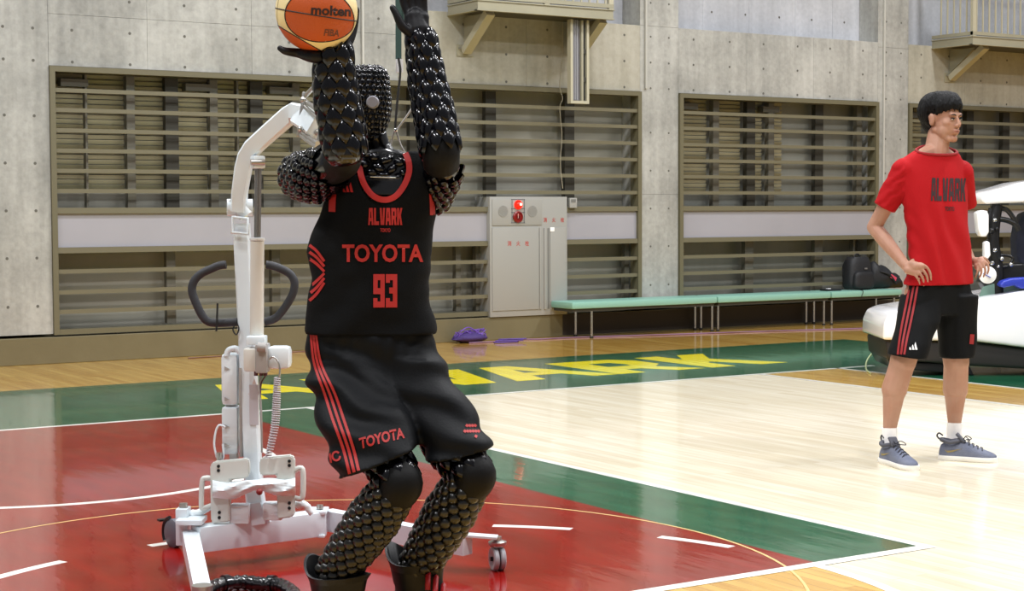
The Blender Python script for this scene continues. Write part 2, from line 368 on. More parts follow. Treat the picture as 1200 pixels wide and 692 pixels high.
# ------------------------------------------------------------------ windows behind steel rails
def blind_mat():
    return mat('sage_beige_blind', '99937a', .5, col2='89836a', cscale=1.2)
M_blind = blind_mat()
M_glass = mat('dim_frosted_glass', '86877f', .35, col2='74756d', cscale=.9, stretch=(2, 1, .4))
M_glassg = mat('dim_grey_sheet', '97968c', .5, col2='858479', cscale=.7, stretch=(1, 1, .5))
M_band = mat('lilac_white_panel', '9c9ba3', .5, col2='96959c', cscale=1)
def window(idx, x0, x1, mull, lmull, blinds, cut=None):
    w = struct('window_%d' % idx); z0, z1 = .262, 2.717
    f = MB(); t = .05
    f.span((x0, WY-.03, z0), (x0+t, WY+.12, z1)); f.span((x1-t, WY-.03, z0), (x1, WY+.12, z1))
    f.span((x0+t, WY-.03, z1-t), (x1-t, WY+.12, z1))
    f.build('window_frame', M_frame, w)
    MB().span((x0+t, WY-.02, z0), (x1-t, WY+.12, z0+.045)).build('window_sill', M_frame, w)
    segs = [(x0+t, x1-t)] if not cut else [(x0+t, cut[0]), (cut[1], x1-t)]
    for a, b in segs:
        for z in (1.40, 1.035): MB().span((a, WY-.02, z-.026), (b, WY+.1, z+.026)).build('middle_rail', M_rail, w)
        for z in (.84, .65, .47): MB().span((a, WY-.012, z-.019), (b, WY+.035, z+.019)).build('guard_rail', M_rail, w)
        MB().span((a, WY+.01, 1.062), (b, WY+.03, 1.373)).build('blank_panel', M_band, w)
    for z in (1.58, 1.765, 1.95, 2.135, 2.32, 2.50): MB().span((x0+t, WY-.012, z-.019), (x1-t, WY+.035, z+.019)).build('guard_rail', M_rail, w)
    for X, wd_ in mull: MB().span((X-wd_/2, WY+.17, 1.4), (X+wd_/2, WY+.24, z1-t)).build('mullion', M_mull if wd_ < .1 else M_dark, w)
    for X, wd_ in lmull: MB().span((X-wd_/2, WY+.15, z0+.05), (X+wd_/2, WY+.22, 1.04)).build('mullion', M_mull, w)
    MB().span((x0, WY+.34, z0), (x1, WY+.36, z1)).build('window_pane', M_glass if idx != 1 else M_glassg, w)
    MB().span((x0, WY+.04, 2.735), (x1, WY+.34, 2.80)).build('window_head', M_dark, w)
    sl = MB(); k = 0
    for a, b, ze in blinds:
        z = z1-t-.01
        while z > ze:
            sl.box(((a+b)/2, WY+.285, z), (b-a, .008, .04), rot=Matrix.Rotation(math.radians(24), 3, 'X')); z -= .047
    if blinds: sl.build('blind_slats', M_blind, w, kind='stuff', label='narrow beige blind slats')
    for a, b, ze in blinds[::2]: MB().span((a+.1, WY+.16, 2.55), (a+.36, WY+.26, 2.62)).build('blind_motor', M_mull, w)
    return w
window(1, 2.0, 8.735, [(2.83, .08), (3.24, .13), (3.67, .08), (2.40, .02), (3.92, .02), (4.12, .13), (4.55, .08), (4.98, .13), (5.4, .08), (5.9, .1), (6.85, .13), (7.88, .13)],
       [(3.2, .09), (4.3, .09), (5.5, .09), (6.42, .06), (6.72, .16), (8.66, .06)], [(2.06, 2.80, 1.60), (2.86, 3.20, 1.60), (3.28, 3.64, 1.60), (3.70, 4.08, 1.60), (4.16, 4.52, 1.60), (4.58, 4.93, 1.60)], cut=(6.69, 7.70))
window(2, 9.285, 12.44, [(9.98, .09), (10.52, .13), (10.84, .09), (11.62, .13), (12.3, .09)], [(10.48, .13), (11.6, .13), (12.2, .03)],
       [(9.34, 9.92, 1.62), (10.03, 10.44, 1.62), (10.6, 10.78, 1.62), (10.9, 11.1, 1.62)])
window(3, 12.975, 16.2, [(13.6, .09), (14.3, .13), (15.0, .13), (15.6, .13)], [(13.9, .13), (15.0, .13)], [(13.03, 13.5, 1.7)])
for i, (X, zb) in enumerate(((5.21, 2.75), (8.80, 2.75), (12.53, 1.2))):
    c = MB().span((X-.012, WY-.03, zb), (X+.012, WY, 7.9), bev=.006).build('trim_%d' % (i+1), mat('white_conduit', 'b3b2ab', .5)); c['kind'] = 'structure'
# ------------------------------------------------------------------ fire hydrant cabinet
M_cab = mat('light_grey_enamel', '979793', .45, bump=.03)
M_seam = mat('grey_seam', '6d6d69', .6)
M_redl = mat('red_lettering', 'b02a20', .5)
M_chrome = mat('chrome', 'c8c8c8', .18, metal=1)
M_black = mat('black_rubber', '161616', .6)
M_white_p = mat('white_powder_coat', 'e9e8ec', .3, coat=.2)
CY = WY-.055
cb = thing('fire_hydrant_cabinet', 'light grey fire hydrant cabinet with red lamp set into the rails of the wide window', 'cabinet', (7.2, CY+.1, .245))
cx0, cx1, cz0, cz1 = 6.69, 7.69, .246, 1.532
MB().span((cx0, CY, cz0), (cx1, CY+.3, cz1), bev=.006).build('cabinet_body', M_cab, cb, smooth=30)
def q(x, y, off=0): p = PY(560+x/4.466, 225+y/4.466, CY); return V((p.x, CY-off, p.z))
def plate(name, x0, y0, x1, y1, t, m, par, off=0, bev=.002):
    a = q(x0, y0); b = q(x1, y1); return MB().span((a.x, CY-off-t, b.z), (b.x, CY-off, a.z), bev=bev).build(name, m, par, smooth=30)
plate('alarm_panel', 74, 36, 334, 172, .008, M_cab, cb)
dr = plate('hose_door', 74, 186, 318, 612, .008, M_cab, cb)
d2 = plate('side_door', 378, 186, 458, 612, .008, M_cab, cb)
for x in (326, 350): plate('fold_strip', x-5, 186, x+5, 612, .012, M_cab, cb)
plate('handle_slot', 364, 188, 374, 610, .002, M_seam, cb)
plate('door_tag', 376, 184, 398, 206, .003, mat('white_tag', 'f2f2f2', .4), d2, off=.008)
for x in (130, 283):
    c = q(x, 100, .008); g = MB().cyl(c, c-V((0, .004, 0)), .062, n=28).build('speaker_grille', mat('grille_grey', '8d8d89', .6), cb, smooth=40)
    h = MB()
    for i in range(-5, 6):
        for j in range(-5, 6):
            if i*i+j*j < 27: h.cyl(c+V((i*.0105, -.004, j*.0105)), c+V((i*.0105, -.0055, j*.0105)), .003, n=6)
    h.build('grille_holes', M_seam, g, kind='stuff')
c = q(208, 66, .008)
lamp = MB().lathe([(.05, 0), (.05, .012), (.043, .03), (.03, .05), (.012, .06), (0, .061)], c, V((0, -1, 0))).build('alarm_lamp', mat('red_lamp_lens', 'd81408', .25, emis='ff2010', estr=1.3), cb, smooth=60)
MB().ball(c+V((0, -.058, .004)), .015).build('lamp_filament', mat('lamp_glow', 'ffb0a0', .4, emis='ff9a85', estr=5), lamp, smooth=180)
c = q(206, 130, .008)
bt = MB().lathe([(.062, 0), (.062, .014), (.052, .022), (.05, .012), (0, .012)], c, V((0, -1, 0))).build('alarm_button', mat('dark_red_plastic', '7d0f0c', .3), cb, smooth=40)
MB().cyl(c+V((0, -.012, 0)), c+V((0, -.026, 0)), .017).build('push_button', mat('deep_red_plastic', '4d0807', .4), bt, smooth=40)
MB().box(c+V((-.012, -.03, .012)), (.006, .004, .05)).build('button_glint', mat('pale_pink_glint', 'd8a8a0', .3), bt)  # highlight on the button, put in as a pale sliver
br = MB()
for dz in (38, 86, 106, 160):
    a = q(172, dz, .008); b = q(244, dz, .008); br.beam(a, b, .006, .006)
for dx in (176, 240):
    a = q(dx, 38, .012); b = q(dx, 160, .012); br.beam(a, b, .005, .005, up=V((0, 1, 0)))
br.build('lamp_guard', M_chrome, cb)
def wall_text(txt, x, y, w, h, par, m=M_redl, name='lettering', off=.0115, bold=.01):
    vs, fs = fit_text(txt, w, h, bold); c = q(x, y, off)
    return MB().add([c+V((v.x, 0, v.y)) for v in vs], fs).build(name, m, par)
for i, ch in enumerate('消火栓'):
    wall_text(ch, 163+i*46, 268, .05, .055, cb, off=.009)
    wall_text(ch, 352+i*45, 145, .045, .052, cb, off=.002 if i == 2 else .002)
sk = thing('wall_socket_box', 'small grey socket box beside the fire hydrant cabinet', 'socket', (7.76, WY, 1.43))
b = MB().span((7.725, WY-.06, 1.41), (7.82, WY-.02, 1.52), bev=.004).build('socket_body', M_cab, sk, smooth=30)
MB().span((7.74, WY-.063, 1.47), (7.80, WY-.059, 1.505)).build('socket_slot', M_seam, sk)

# ------------------------------------------------------------------ balconies
M_bal = mat('beige_grey_steel', '98947f', .5, col2='918d79', cscale=2)
M_bal2 = mat('pale_beige_steel', 'aca791', .5)
def balcony(label, x0, x1, yf, zb, foot, split=None, bst=.105):
    zt = zb+.10
    t = thing('balcony', label, 'balcony', ((x0+x1)/2, WY, zb))
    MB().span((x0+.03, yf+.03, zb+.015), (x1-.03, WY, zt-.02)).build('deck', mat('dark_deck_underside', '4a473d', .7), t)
    f = MB()
    f.span((x0, yf, zb), (x1, yf+.03, zt)); f.span((x0, yf+.03, zb), (x0+.03, WY, zt)); f.span((x1-.03, yf+.03, zb), (x1, WY, zt))
    f.span((x0-.012, yf-.012, zt-.012), (x1+.012, WY, zt)); f.span((x0-.012, yf-.012, zb-.01), (x1+.012, yf+.05, zb)); f.span((x0-.012, yf, zb-.01), (x0+.05, WY, zb))
    f.build('fascia', M_bal, t)
    MB().span((x0-.005, yf-.005, zt+.012), (x1+.005, yf+.035, zt+.055)).span((x0-.005, yf+.035, zt+.012), (x0+.03, WY, zt+.055)).build('bottom_rail', M_bal, t)
    MB().span((x0-.005, yf-.005, zt+1.02), (x1+.005, yf+.04, zt+1.07)).span((x0-.005, yf+.04, zt+1.02), (x0+.035, WY, zt+1.07)).build('top_rail', M_bal, t)
    for X in (x0+.025, (x0+x1)/2, x1-.025): MB().span((X-.03, yf-.002, zt), (X+.03, yf+.04, zt+1.05)).build('post', M_bal2, t)
    if split: MB().span((x0+.06, yf+.01, zt+.055), (split, yf+.02, zt+1.0)).build('infill_panel', M_bal2, t)
    X = (split or x0)+.08
    while X < x1-.05:
        MB().span((X-.008, yf+.01, zt+.05), (X+.008, yf+.026, zt+1.03)).build('baluster', M_bal2, t); X += bst
    Y = yf+.12
    while Y < WY-.05: MB().span((x0+.008, Y-.008, zt+.05), (x0+.024, Y+.008, zt+1.03)).build('baluster', M_bal2, t); Y += .105
    for X in foot:
        g = MB(); g.beam((X, yf+.09, zb-.01), (X, WY-.03, zb-.37), .1, .075, up=V((0, 0, 1))); bk = g.build('bracket', M_bal2, t)
        MB().prism([(0, 0), (.42, 0), (0, -.3)], .008, V((X, WY, zb-.01)), V((0, -1, 0)), V((0, 0, 1))).build('gusset', M_bal, bk)
        MB().span((X-.1, WY-.012, zb-.42), (X+.1, WY, zb-.30)).build('foot_plate', M_bal, bk)
        for dx in (-.07, .07): MB().cyl((X+dx, WY-.012, zb-.34), (X+dx, WY-.03, zb-.34), .012, n=8).build('bolt', M_chrome, bk)
    return t
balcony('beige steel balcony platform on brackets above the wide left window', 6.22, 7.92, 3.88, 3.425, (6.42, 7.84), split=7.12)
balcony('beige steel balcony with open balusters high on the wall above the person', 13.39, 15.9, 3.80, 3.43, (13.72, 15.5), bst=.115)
ml = MB().span((6.9, WY+.2, 3.5), (7.9, WY+.32, 4.6)); 
# cable tray hanging from the first balcony
ct = thing('cable_tray', 'narrow pale steel cable tray hanging down from the left balcony', 'cable tray', (PY(679, 60, 4.0).x, 4.0, 2.60))
f = MB(); ty0, ty1 = 3.98, 4.045
t0_ = PY(667.5, 60, 4.0).x; tz_ = PY(680, 121.5, 4.0).z
for X in (t0_, t0_+.21): f.span((X, ty0, tz_), (X+.03, ty1, 3.405))
f.span((t0_+.03, ty0, tz_), (t0_+.21, ty1, tz_+.03)); f.build('tray_frame', M_bal2, ct)
MB().span((t0_+.14, ty0, tz_+.03), (t0_+.165, ty0+.03, 3.40)).build('divider', M_bal, ct)
MB().span((t0_+.03, ty1-.012, tz_+.03), (t0_+.21, ty1, 3.40)).build('tray_back', mat('grey_violet_steel', '918f93', .4), ct)
for X in (t0_+.05, t0_+.075, t0_+.1): MB().tube([(X, ty0+.028, tz_+.04), (X, ty0+.028, 3.405)], .009, 8).build('cable', mat('grey_cable', '8b8b90', .5), ct, smooth=60)
MB().tube([(t0_+.19, ty0+.028, tz_+.04), (t0_+.188, ty0+.03, 3.0), (t0_+.19, ty0+.028, 3.405)], .012, 8).build('cable', M_black, ct, smooth=60)
for z in (2.75, 3.05): MB().span((t0_+.17, ty0+.01, z), (t0_+.205, ty0+.05, z+.05)).build('clip', M_dark, ct)
cd = catmull([(7.62, 4.4, 3.42), (7.63, 4.42, 3.1), (7.60, 4.43, 2.75), (7.63, 4.42, 2.6), (7.60, 4.43, 2.5), (7.62, 4.42, 2.2), (7.60, 4.42, 1.9), (7.63, 4.42, 1.62)])
tag(MB().tube(cd, .004, 6).build('hanging_cord', mat('dusty_beige_cord', 'a09a86', .7), smooth=60), 'thin beige cord dangling beside the steel cable tray', 'cord')
MB()
# ------------------------------------------------------------------ benches
M_mint = mat('mint_vinyl', '84b3a4', .38, bump=.03, bscale=20)
def bench(x0, x1, label, legs):
    y0, y1 = 4.0, 4.415
    t = thing('bench', label, 'bench', ((x0+x1)/2, 4.23, 0), 'mint vinyl benches along the wall')
    MB().span((x0+.006, y0, .325), (x1-.006, y1, .40), bev=.022).build('seat', M_mint, t, smooth=50)
    MB().span((x0+.03, y0+.03, .295), (x1-.03, y1-.03, .325)).build('seat_frame', M_dark, t)
    for X in legs:
        for Y in (y0+.06, y1-.05):
            l = MB().cyl((X, Y, .02), (X, Y, .298), .015, n=12).build('leg', M_chrome, t, smooth=60)
            MB().cyl((X, Y, 0), (X, Y, .02), .02, n=12).build('rubber_foot', M_black, l, smooth=60)
def bx(x): return PY(x, 360, 4.08).x
bl0, bl1, bl2, bl3 = bx(665), bx(836), bx(969), bx(1052)
bench(bl0, bl1, 'mint bench next to the fire hydrant cabinet', (bx(692), bx(833)))
bench(bl1, bl2, 'middle mint bench standing under the second window', (bx(840), bx(964)))
bench(bl2, bl3, 'mint bench carrying the black backpack', (bx(973), bx(1046)))
# bags on the third bench
M_nyl = mat('black_nylon', '17181c', .6, bump=.25, bscale=50)
bp_ = thing('backpack', 'black backpack standing upright on the right bench', 'backpack', (12.05, 4.24, .40))
def bagx(x, Y=4.2): return PY(x, 330, Y).x
xa, xb = bagx(994), bagx(1021)
def sbox(x0, x1, y0, y1, z0, z1, e=3.2, n=28, top=.82):
    rs = []
    for k in range(12):
        t = k/11; z = z0+(z1-z0)*t; s = (1-abs(2*t-1)**6*.16)*(1-(1-top)*t*t)
        R = []
        for i in range(n):
            a = 2*PI*i/n; c, s_ = math.cos(a), math.sin(a)
            R.append(V(((x0+x1)/2+(x1-x0)/2*s*abs(c)**(2/e)*math.copysign(1, c), (y0+y1)/2+(y1-y0)/2*s*abs(s_)**(2/e)*math.copysign(1, s_), z)))
        rs.append(R)
    return rs
MB().rings(sbox(xa, xb, 4.13, 4.36, .401, .80)).build('bag_body', M_nyl, bp_, smooth=60)
MB().rings(sbox(xa+.03, xb-.03, 4.085, 4.2, .42, .62, top=.9)).build('front_pocket', M_nyl, bp_, smooth=60)
xm = (xa+xb)/2
MB().tube(catmull([(xm-.05, 4.25, .79), (xm-.03, 4.25, .83), (xm+.03, 4.25, .83), (xm+.05, 4.25, .79)]), .008, 8).build('handle', M_nyl, bp_, smooth=60)
MB().box((xm+.03, 4.128, .66), (.045, .006, .018)).build('badge', mat('grey_badge', '6a6a6a', .5), bp_)
for dx in (-.08, .08): MB().tube(catmull([(xm+dx, 4.36, .76), (xm+dx*1.1, 4.4, .65), (xm+dx*1.2, 4.37, .46)]), .012, 8).build('shoulder_strap', M_nyl, bp_, smooth=60)
gb = thing('sports_bag', 'slouched black bag with a pink tag beside the backpack', 'bag', (12.4, 4.24, .40))
x0, x1 = bagx(1020), bagx(1056)
co = []
rs = []
for k in range(14):
    t = k/13; xx = x0+.03+(x1-x0)*t; h = .34*(1-t)**.8*.8+.10+.02*math.sin(t*17); R = []
    for i in range(20):
        a = 2*PI*i/20; w = .11*(1-abs(2*t-1)**4*.5); R.append(V((xx, 4.25+w*math.cos(a)*(1+.08*math.sin(5*a+k)), .401+h/2*(1-abs(2*t-1)**8*.4)*(1+math.sin(a)*(1+.05*math.sin(3*a+2*k))*.99))))
    rs.append(R)
for R in rs:
    for p in R: p.z = max(p.z, .402)
MB().rings(rs).build('bag_body', M_nyl, gb, smooth=80)
pk = PY(1047, 325, 4.13)
MB().box(pk, (.10, .012, .045), rot=Matrix.Rotation(math.radians(28), 3, 'Y')).build('pink_tag', mat('pink_print', 'c7435c', .5), gb)
MB().tube(catmull([pk+V((-.2, .03, .08)), pk+V((-.1, 0, .05)), pk+V((-.02, 0, .0)), pk+V((.05, 0, -.08))]), .012, 8).build('bag_strap', M_nyl, gb, smooth=60)
x0 = bagx(967); ph = thing('small_pouch', 'small flat black pouch lying on the bench left of the backpack', 'pouch', (x0+.1, 4.2, .40))
MB().span((x0-.02, 4.14, .401), (x0+.22, 4.28, .425), bev=.01).build('pouch_body', M_nyl, ph, smooth=50)
MB().span((x0, 4.15, .425), (x0+.05, 4.19, .434), bev=.003).build('white_cap', M_white_p, ph)
tag(MB().tube(catmull([(x0+.25, 4.2, .41), (x0+.36, 4.1, .41), (x0+.42, 3.992, .40), (x0+.40, 3.988, .33), (x0+.46, 3.99, .30)]), .004, 6).build('charging_cable', M_black, smooth=60), 'thin black cable drooping over the edge of the right bench', 'cable')
# ------------------------------------------------------------------ purple net bag and its cord
nb = thing('net_bag', 'crumpled purple mesh bag lying on the floor by the wall', 'net bag', (6.53, 4.28, 0))
rnd = random.Random(3)
bg_ = MB(); cN = PZ(549, 400); cN = V((cN.x-.06, 4.30, 0))
vs_ = MB().ball((0, 0, 0), 1, 22, 12)
bg_.add([cN+V((v[0]*.20*(1+.22*noise.noise(V(v)*2.3)), v[1]*.11, .052+v[2]*.05*(1+.5*noise.noise(V(v)*3.1)))) for v in vs_.v], vs_.f)
bg_.build('bag_heap', mat('purple_mesh', '3d2a68', .7, bump=.6, bscale=90), nb, smooth=80)
lp = MB()
for k in range(13):
    a = rnd.uniform(0, 6.28); c = cN+V((rnd.uniform(-.13, .13), rnd.uniform(-.07, .03), rnd.uniform(.05, .09))); r = rnd.uniform(.04, .085)
    lp.tube([c+V((math.cos(a+t*.7)*r*1.2, math.sin(a)*r*.4*math.cos(t*.7), abs(math.sin(t*.7))*r*.8)) for t in range(9)], .0045, 6)
lp.build('mesh_folds', mat('violet_cord', '6a4aa6', .6), nb, smooth=60, kind='stuff')
lp = MB().tube(catmull([cN+V((-.16, -.03, .05)), cN+V((-.13, -.05, .13)), cN+V((-.04, -.05, .165)), cN+V((.08, -.05, .10)), cN+V((.16, -.06, .05))]), .006, 6); lp.build('draw_loop', mat('violet_loop', '6a4aa6', .6), nb, smooth=60)
crd = [(6.30, 4.22), (6.6, 4.18), (6.95, 4.28), (7.2, 4.19), (7.6, 4.17), (8.6, 3.93), (9.8, 3.68), (11.5, 3.27), (13.0, 3.0), (15.0, 2.7)]
tag(MB().tube(catmull([(x, y, .0075) for x, y in crd], 8), .0075, 6).build('long_cord', mat('dull_purple_cord', '7a5876', .6), smooth=60), 'long dull purple cord running along the floor from the net bag', 'cord')
wound = MB()
for k in range(3): wound.tube([cN+V((.30+.15*math.cos(t*.42+k)+.05*k, -.24+.04*math.sin(t*.42)+.015*k, .009+.012*k)) for t in range(16)], .007, 6)
tag(wound.build('coiled_cord', mat('violet_coil', '533a86', .6), smooth=60), 'small flat coil of violet cord right of the net bag', 'cord')
tag(MB().tube(catmull([(3.2, 4.22, .006), (3.6, 4.24, .006), (4.4, 4.27, .006), (5.3, 4.28, .006)]), .006, 6).build('floor_cord', mat('brown_cord', '6d4c44', .6), smooth=60), 'thin brown cord on the floor behind the white lift mast', 'cord')
# ------------------------------------------------------------------ mobility cart at the right edge
M_gloss = mat('gloss_white_shell', 'f1f1f5', .12, coat=.6)
M_blk = mat('satin_black', '101012', .35)
M_skirt = mat('brown_black_skirt', '231f1d', .5)
kt = thing('mobility_cart', 'white and black mobility cart with a canopy behind the standing person', 'cart', PD(1130, 443, 14.2))
def slab(name, pts, D0, D1, m, par=kt, bev=.03):
    b = MB(); n = len(pts); fr = [PD(x, y, D0) for x, y in pts]; off = V((CF.x, CF.y, 0)).normalized()*(D1-D0)
    bm = bmesh.new(); vs = [bm.verts.new(p) for p in fr]+[bm.verts.new(p+off) for p in fr]
    bm.faces.new(vs[:n]); bm.faces.new(vs[n:][::-1])
    for i in range(n): bm.faces.new((vs[(i+1) % n], vs[i], vs[n+i], vs[n+(i+1) % n]))
    bmesh.ops.recalc_face_normals(bm, faces=bm.faces)
    if bev: bmesh.ops.bevel(bm, geom=list(bm.edges), offset=bev, segments=3, affect='EDGES', profile=.6, clamp_overlap=True)
    bm.verts.index_update(); b.v = [tuple(v.co) for v in bm.verts]; b.f = [[v.index for v in f.verts] for f in bm.faces]; b.mi = [0]*len(b.f); bm.free()
    return b.build(name, m, par, smooth=50)
slab('shell', [(1035, 398), (1036, 380), (1041, 369), (1052, 364), (1100, 356), (1143, 351), (1200, 341), (1330, 326), (1330, 418), (1200, 407), (1143, 400)], 13.75, 14.6, M_gloss)
slab('shell_trim', [(1143, 349), (1200, 339), (1330, 324), (1330, 327), (1200, 342), (1143, 352)], 13.9, 14.5, M_blk, bev=0)
slab('skirt', [(1038, 398), (1143, 401), (1200, 408), (1330, 419), (1330, 441), (1200, 432), (1143, 429), (1040, 421)], 13.8, 14.55, M_skirt)
slab('lower_sill', [(1040, 420), (1060, 424), (1135, 426), (1142, 440), (1046, 431)], 13.85, 14.5, M_blk, bev=.01)
for px in (1120, 1290):
    c = PD(px, 0, 14.0); c.z = .095; ax = V((CF.x, CF.y, 0)).normalized()
    w = MB().lathe([(.05, -.04), (.085, -.035), (.095, -.02), (.095, .02), (.085, .035), (.05, .04)], c, ax, 24).build('wheel', M_blk, kt, smooth=50)
    MB().lathe([(0.001, -.043), (.048, -.043), (.048, -.03), (.001, -.03)], c, ax, 20).build('hub', M_chrome, w, smooth=50)
slab('canopy', [(1150, 234), (1152, 228), (1160, 224), (1180, 219), (1200, 213), (1260, 205), (1330, 208), (1330, 242), (1200, 237), (1156, 239)], 13.9, 14.5, M_gloss, bev=.02)
slab('arm_cover', [(1145, 249), (1150, 246), (1157, 247), (1159, 252), (1159, 272), (1156, 277), (1150, 277), (1147, 270)], 13.85, 13.97, M_gloss, bev=.012)
slab('wrist_cover', [(1154, 284), (1157, 282), (1160, 284), (1161, 299), (1158, 303), (1154, 301)], 13.85, 13.93, M_gloss, bev=.008)
def tb_(name, pts, r, m=M_blk, D=13.98): return MB().tube(catmull([PD(x, y, D) for x, y in pts], 5), r, 8).build(name, m, kt, smooth=60)
tb_('column', [(1168, 240), (1165, 262), (1164, 285), (1168, 310), (1170, 345)], .05)
tb_('link_arm', [(1162, 244), (1160, 258), (1163, 278)], .026)
tb_('link_arm', [(1170, 243), (1180, 246), (1188, 256), (1190, 262)], .022)
tb_('link_arm', [(1168, 256), (1180, 258), (1190, 263), (1194, 270)], .024)
tb_('link_arm', [(1158, 280), (1163, 290), (1160, 305), (1166, 318)], .028)
tb_('control_ring', [(1159, 302), (1168, 311), (1180, 312), (1187, 303), (1180, 299), (1168, 299)], .012)
for x, y, r in ((1166, 258, .02), (1162, 270, .025), (1168, 268, .018), (1166, 293, .02), (1163, 308, .02), (1174, 303, .02), (1185, 310, .02), (1170, 312, .014), (1162, 315, .014)):
    MB().ball(PD(x, y, 13.93), r, 12, 8).build('joint', M_chrome if r < .0201 and x % 4 else M_blk, kt, smooth=180)
slab('control_box', [(1158, 310), (1200, 308), (1210, 345), (1160, 345), (1150, 330)], 14.02, 14.2, M_blk, bev=.02)
c = PD(1157.5, 322, 13.8); ax = V((CF.x, CF.y, 0)).normalized()
dsc = MB().lathe([(.001, -.012), (.060, -.012), (.072, -.004), (.072, .008), (.001, .01)], c, ax, 30).build('white_dial', M_gloss, kt, smooth=40)
MB().beam(PD(1152, 320, 13.79), PD(1161, 325, 13.78), .012, .006).build('blue_pointer', mat('blue_plastic', '3550b0', .4), dsc)
slab('windscreen', [(1152, 336), (1168, 331), (1200, 328), (1260, 326), (1260, 336), (1200, 340), (1148, 347)], 13.95, 13.97, mat('sea_green_glass', '7f9f90', .15, trans=.3), bev=0)
slab('armrest', [(1172, 334), (1176, 329), (1186, 326), (1200, 325), (1240, 324), (1240, 338), (1196, 338), (1190, 334), (1176, 337)], 13.8, 13.92, mat('blue_vinyl', '2a3aa8', .35), bev=.015)
slab('seat_back', [(1191, 280), (1194, 262), (1200, 250), (1230, 240), (1260, 245), (1262, 325), (1200, 318), (1192, 300)], 14.2, 14.4, mat('navy_fabric', '1f2336', .8), bev=.03)
# pale hose loop by the cart
M_hose = mat('pale_green_hose', 'a9b58a', .4)
tag(MB().tube(catmull([PZ(x, y, .008) for x, y in ((1050, 402), (1038, 405), (1024, 412), (1016, 422), (1015, 432), (1020, 437))]), .007, 8).build('garden_hose', M_hose, smooth=60), 'thin pale green hose looped on the floor left of the mobility cart', 'hose')
# ------------------------------------------------------------------ patient lift
def P3(x, y, D): return PD(x, y, D)
M_lift = mat('lift_white_enamel', 'd8e2e8', .3, coat=.2)
M_beige = mat('ivory_plastic', 'cccbc4', .4)
M_grey = mat('mid_grey_plastic', '9b9895', .45)
M_alu = mat('brushed_aluminium', 'b9b7b2', .3, metal=.9)
M_grip = mat('charcoal_foam_grip', '26272c', .65)
lift = thing('patient_lift', 'white wheeled patient lift with black foam handles behind the robot', 'lift', PZ(300, 625, 0))
LD = 6.62
cL = PZ(229, 646, .07); cR_ = PZ(377, 626, .07)
cL.z = cR_.z = .12
MB().beam(cL, cR_, .085, .10, bev=.006).build('cross_beam', M_lift, lift, smooth=40)
# legs
a = PZ(223, 618, .16); b = PZ(237, 684, .13); a.z = .115; b.z = .095
lg = MB().beam(a, b, .062, .075, w1=.058, h1=.06).build('leg', M_lift, lift)
MB().cyl(b+V((0, 0, .032)), b+V((0, 0, -.035)), .036, n=20).build('caster_mount', M_alu, lg, smooth=40)
c = b+(b-a).normalized()*.02; ax = V((.8, .6, 0)).normalized()
for s in (-1, 1): MB().lathe([(.001, -.011), (.035, -.011), (.045, -.007), (.045, .007), (.035, .011), (.001, .011)], V((c.x, c.y, .045))+ax*.016*s, ax, 24).build('caster_wheel', mat('black_tyre', '1a1a1c', .4), lg, smooth=50)
a = PZ(384, 607, .12); b = PZ(548, 640, .10); e = PZ(583, 635, .115); a.z = .115; b.z = .105; e.z = .135
leg2 = MB().beam(a, b, .058, .085, w1=.055, h1=.075).build('leg', M_lift, lift)
MB().beam(b+(a-b).normalized()*.03+V((0, 0, .038)), e, .058, .008).build('leg_tip_plate', M_lift, leg2)
def caster(c, par, mw, r=.047):
    MB().cyl((c.x, c.y, .133), (c.x, c.y, .115), .017).build('caster_stem', M_alu, par, smooth=40)
    MB().lathe([(.03, .0), (.036, .008), (.036, .018), (.02, .024), (.001, .024)], V((c.x, c.y, .095)), V((0, 0, 1)), 20).build('caster_cap', M_alu, par, smooth=50)
    ax = (CR*.92+V((CF.x, CF.y, 0))*.3); ax.z = 0; ax.normalize()
    for s in (-1, 1): MB().lathe([(.001, -.006), (.024, -.006), (.03, -.0105), (r-.005, -.0105), (r, -.006), (r, .006), (r-.005, .0105), (.03, .0105), (.024, .006), (.001, .006)], V((c.x, c.y, r))+ax*.0135*s, ax, 28).build('caster_wheel', mw, par, smooth=40)
    MB().cyl(V((c.x, c.y, r))-ax*.03, V((c.x, c.y, r))+ax*.03, .009, n=10).build('axle', M_blk, par, smooth=50)
caster(PZ(583, 668, 0), leg2, mat('pale_grey_tyre', 'a3a3a8', .45))
cc = PZ(204, 641, 0)
ax = (CR*.75+V((CF.x, CF.y, 0))*.66); ax.z = 0; ax.normalize()
w = MB().lathe([(.001, -.02), (.045, -.02), (.06, -.012), (.06, .012), (.045, .02), (.001, .02)], V((cc.x, cc.y, .06)), ax, 28).build('rear_caster', mat('dark_grey_tyre', '5d5d66', .45), lift, smooth=40)
cc3 = V((cc.x, cc.y, .06)); fwd = V((0, 0, 1)).cross(ax); fwd = fwd if fwd.dot(CR) < 0 else -fwd
MB().tube([cc3+ax*(-.012)+(fwd*math.cos(t)+V((0, 0, math.sin(t))))*.066 for t in [-.6+.25*k for k in range(9)]], .008, 8).build('brake_guard', M_blk, w, smooth=60)
MB().box(cc3+fwd*.08+V((0, 0, .045)), (.05, .03, .008)).build('brake_pedal', M_blk, w)
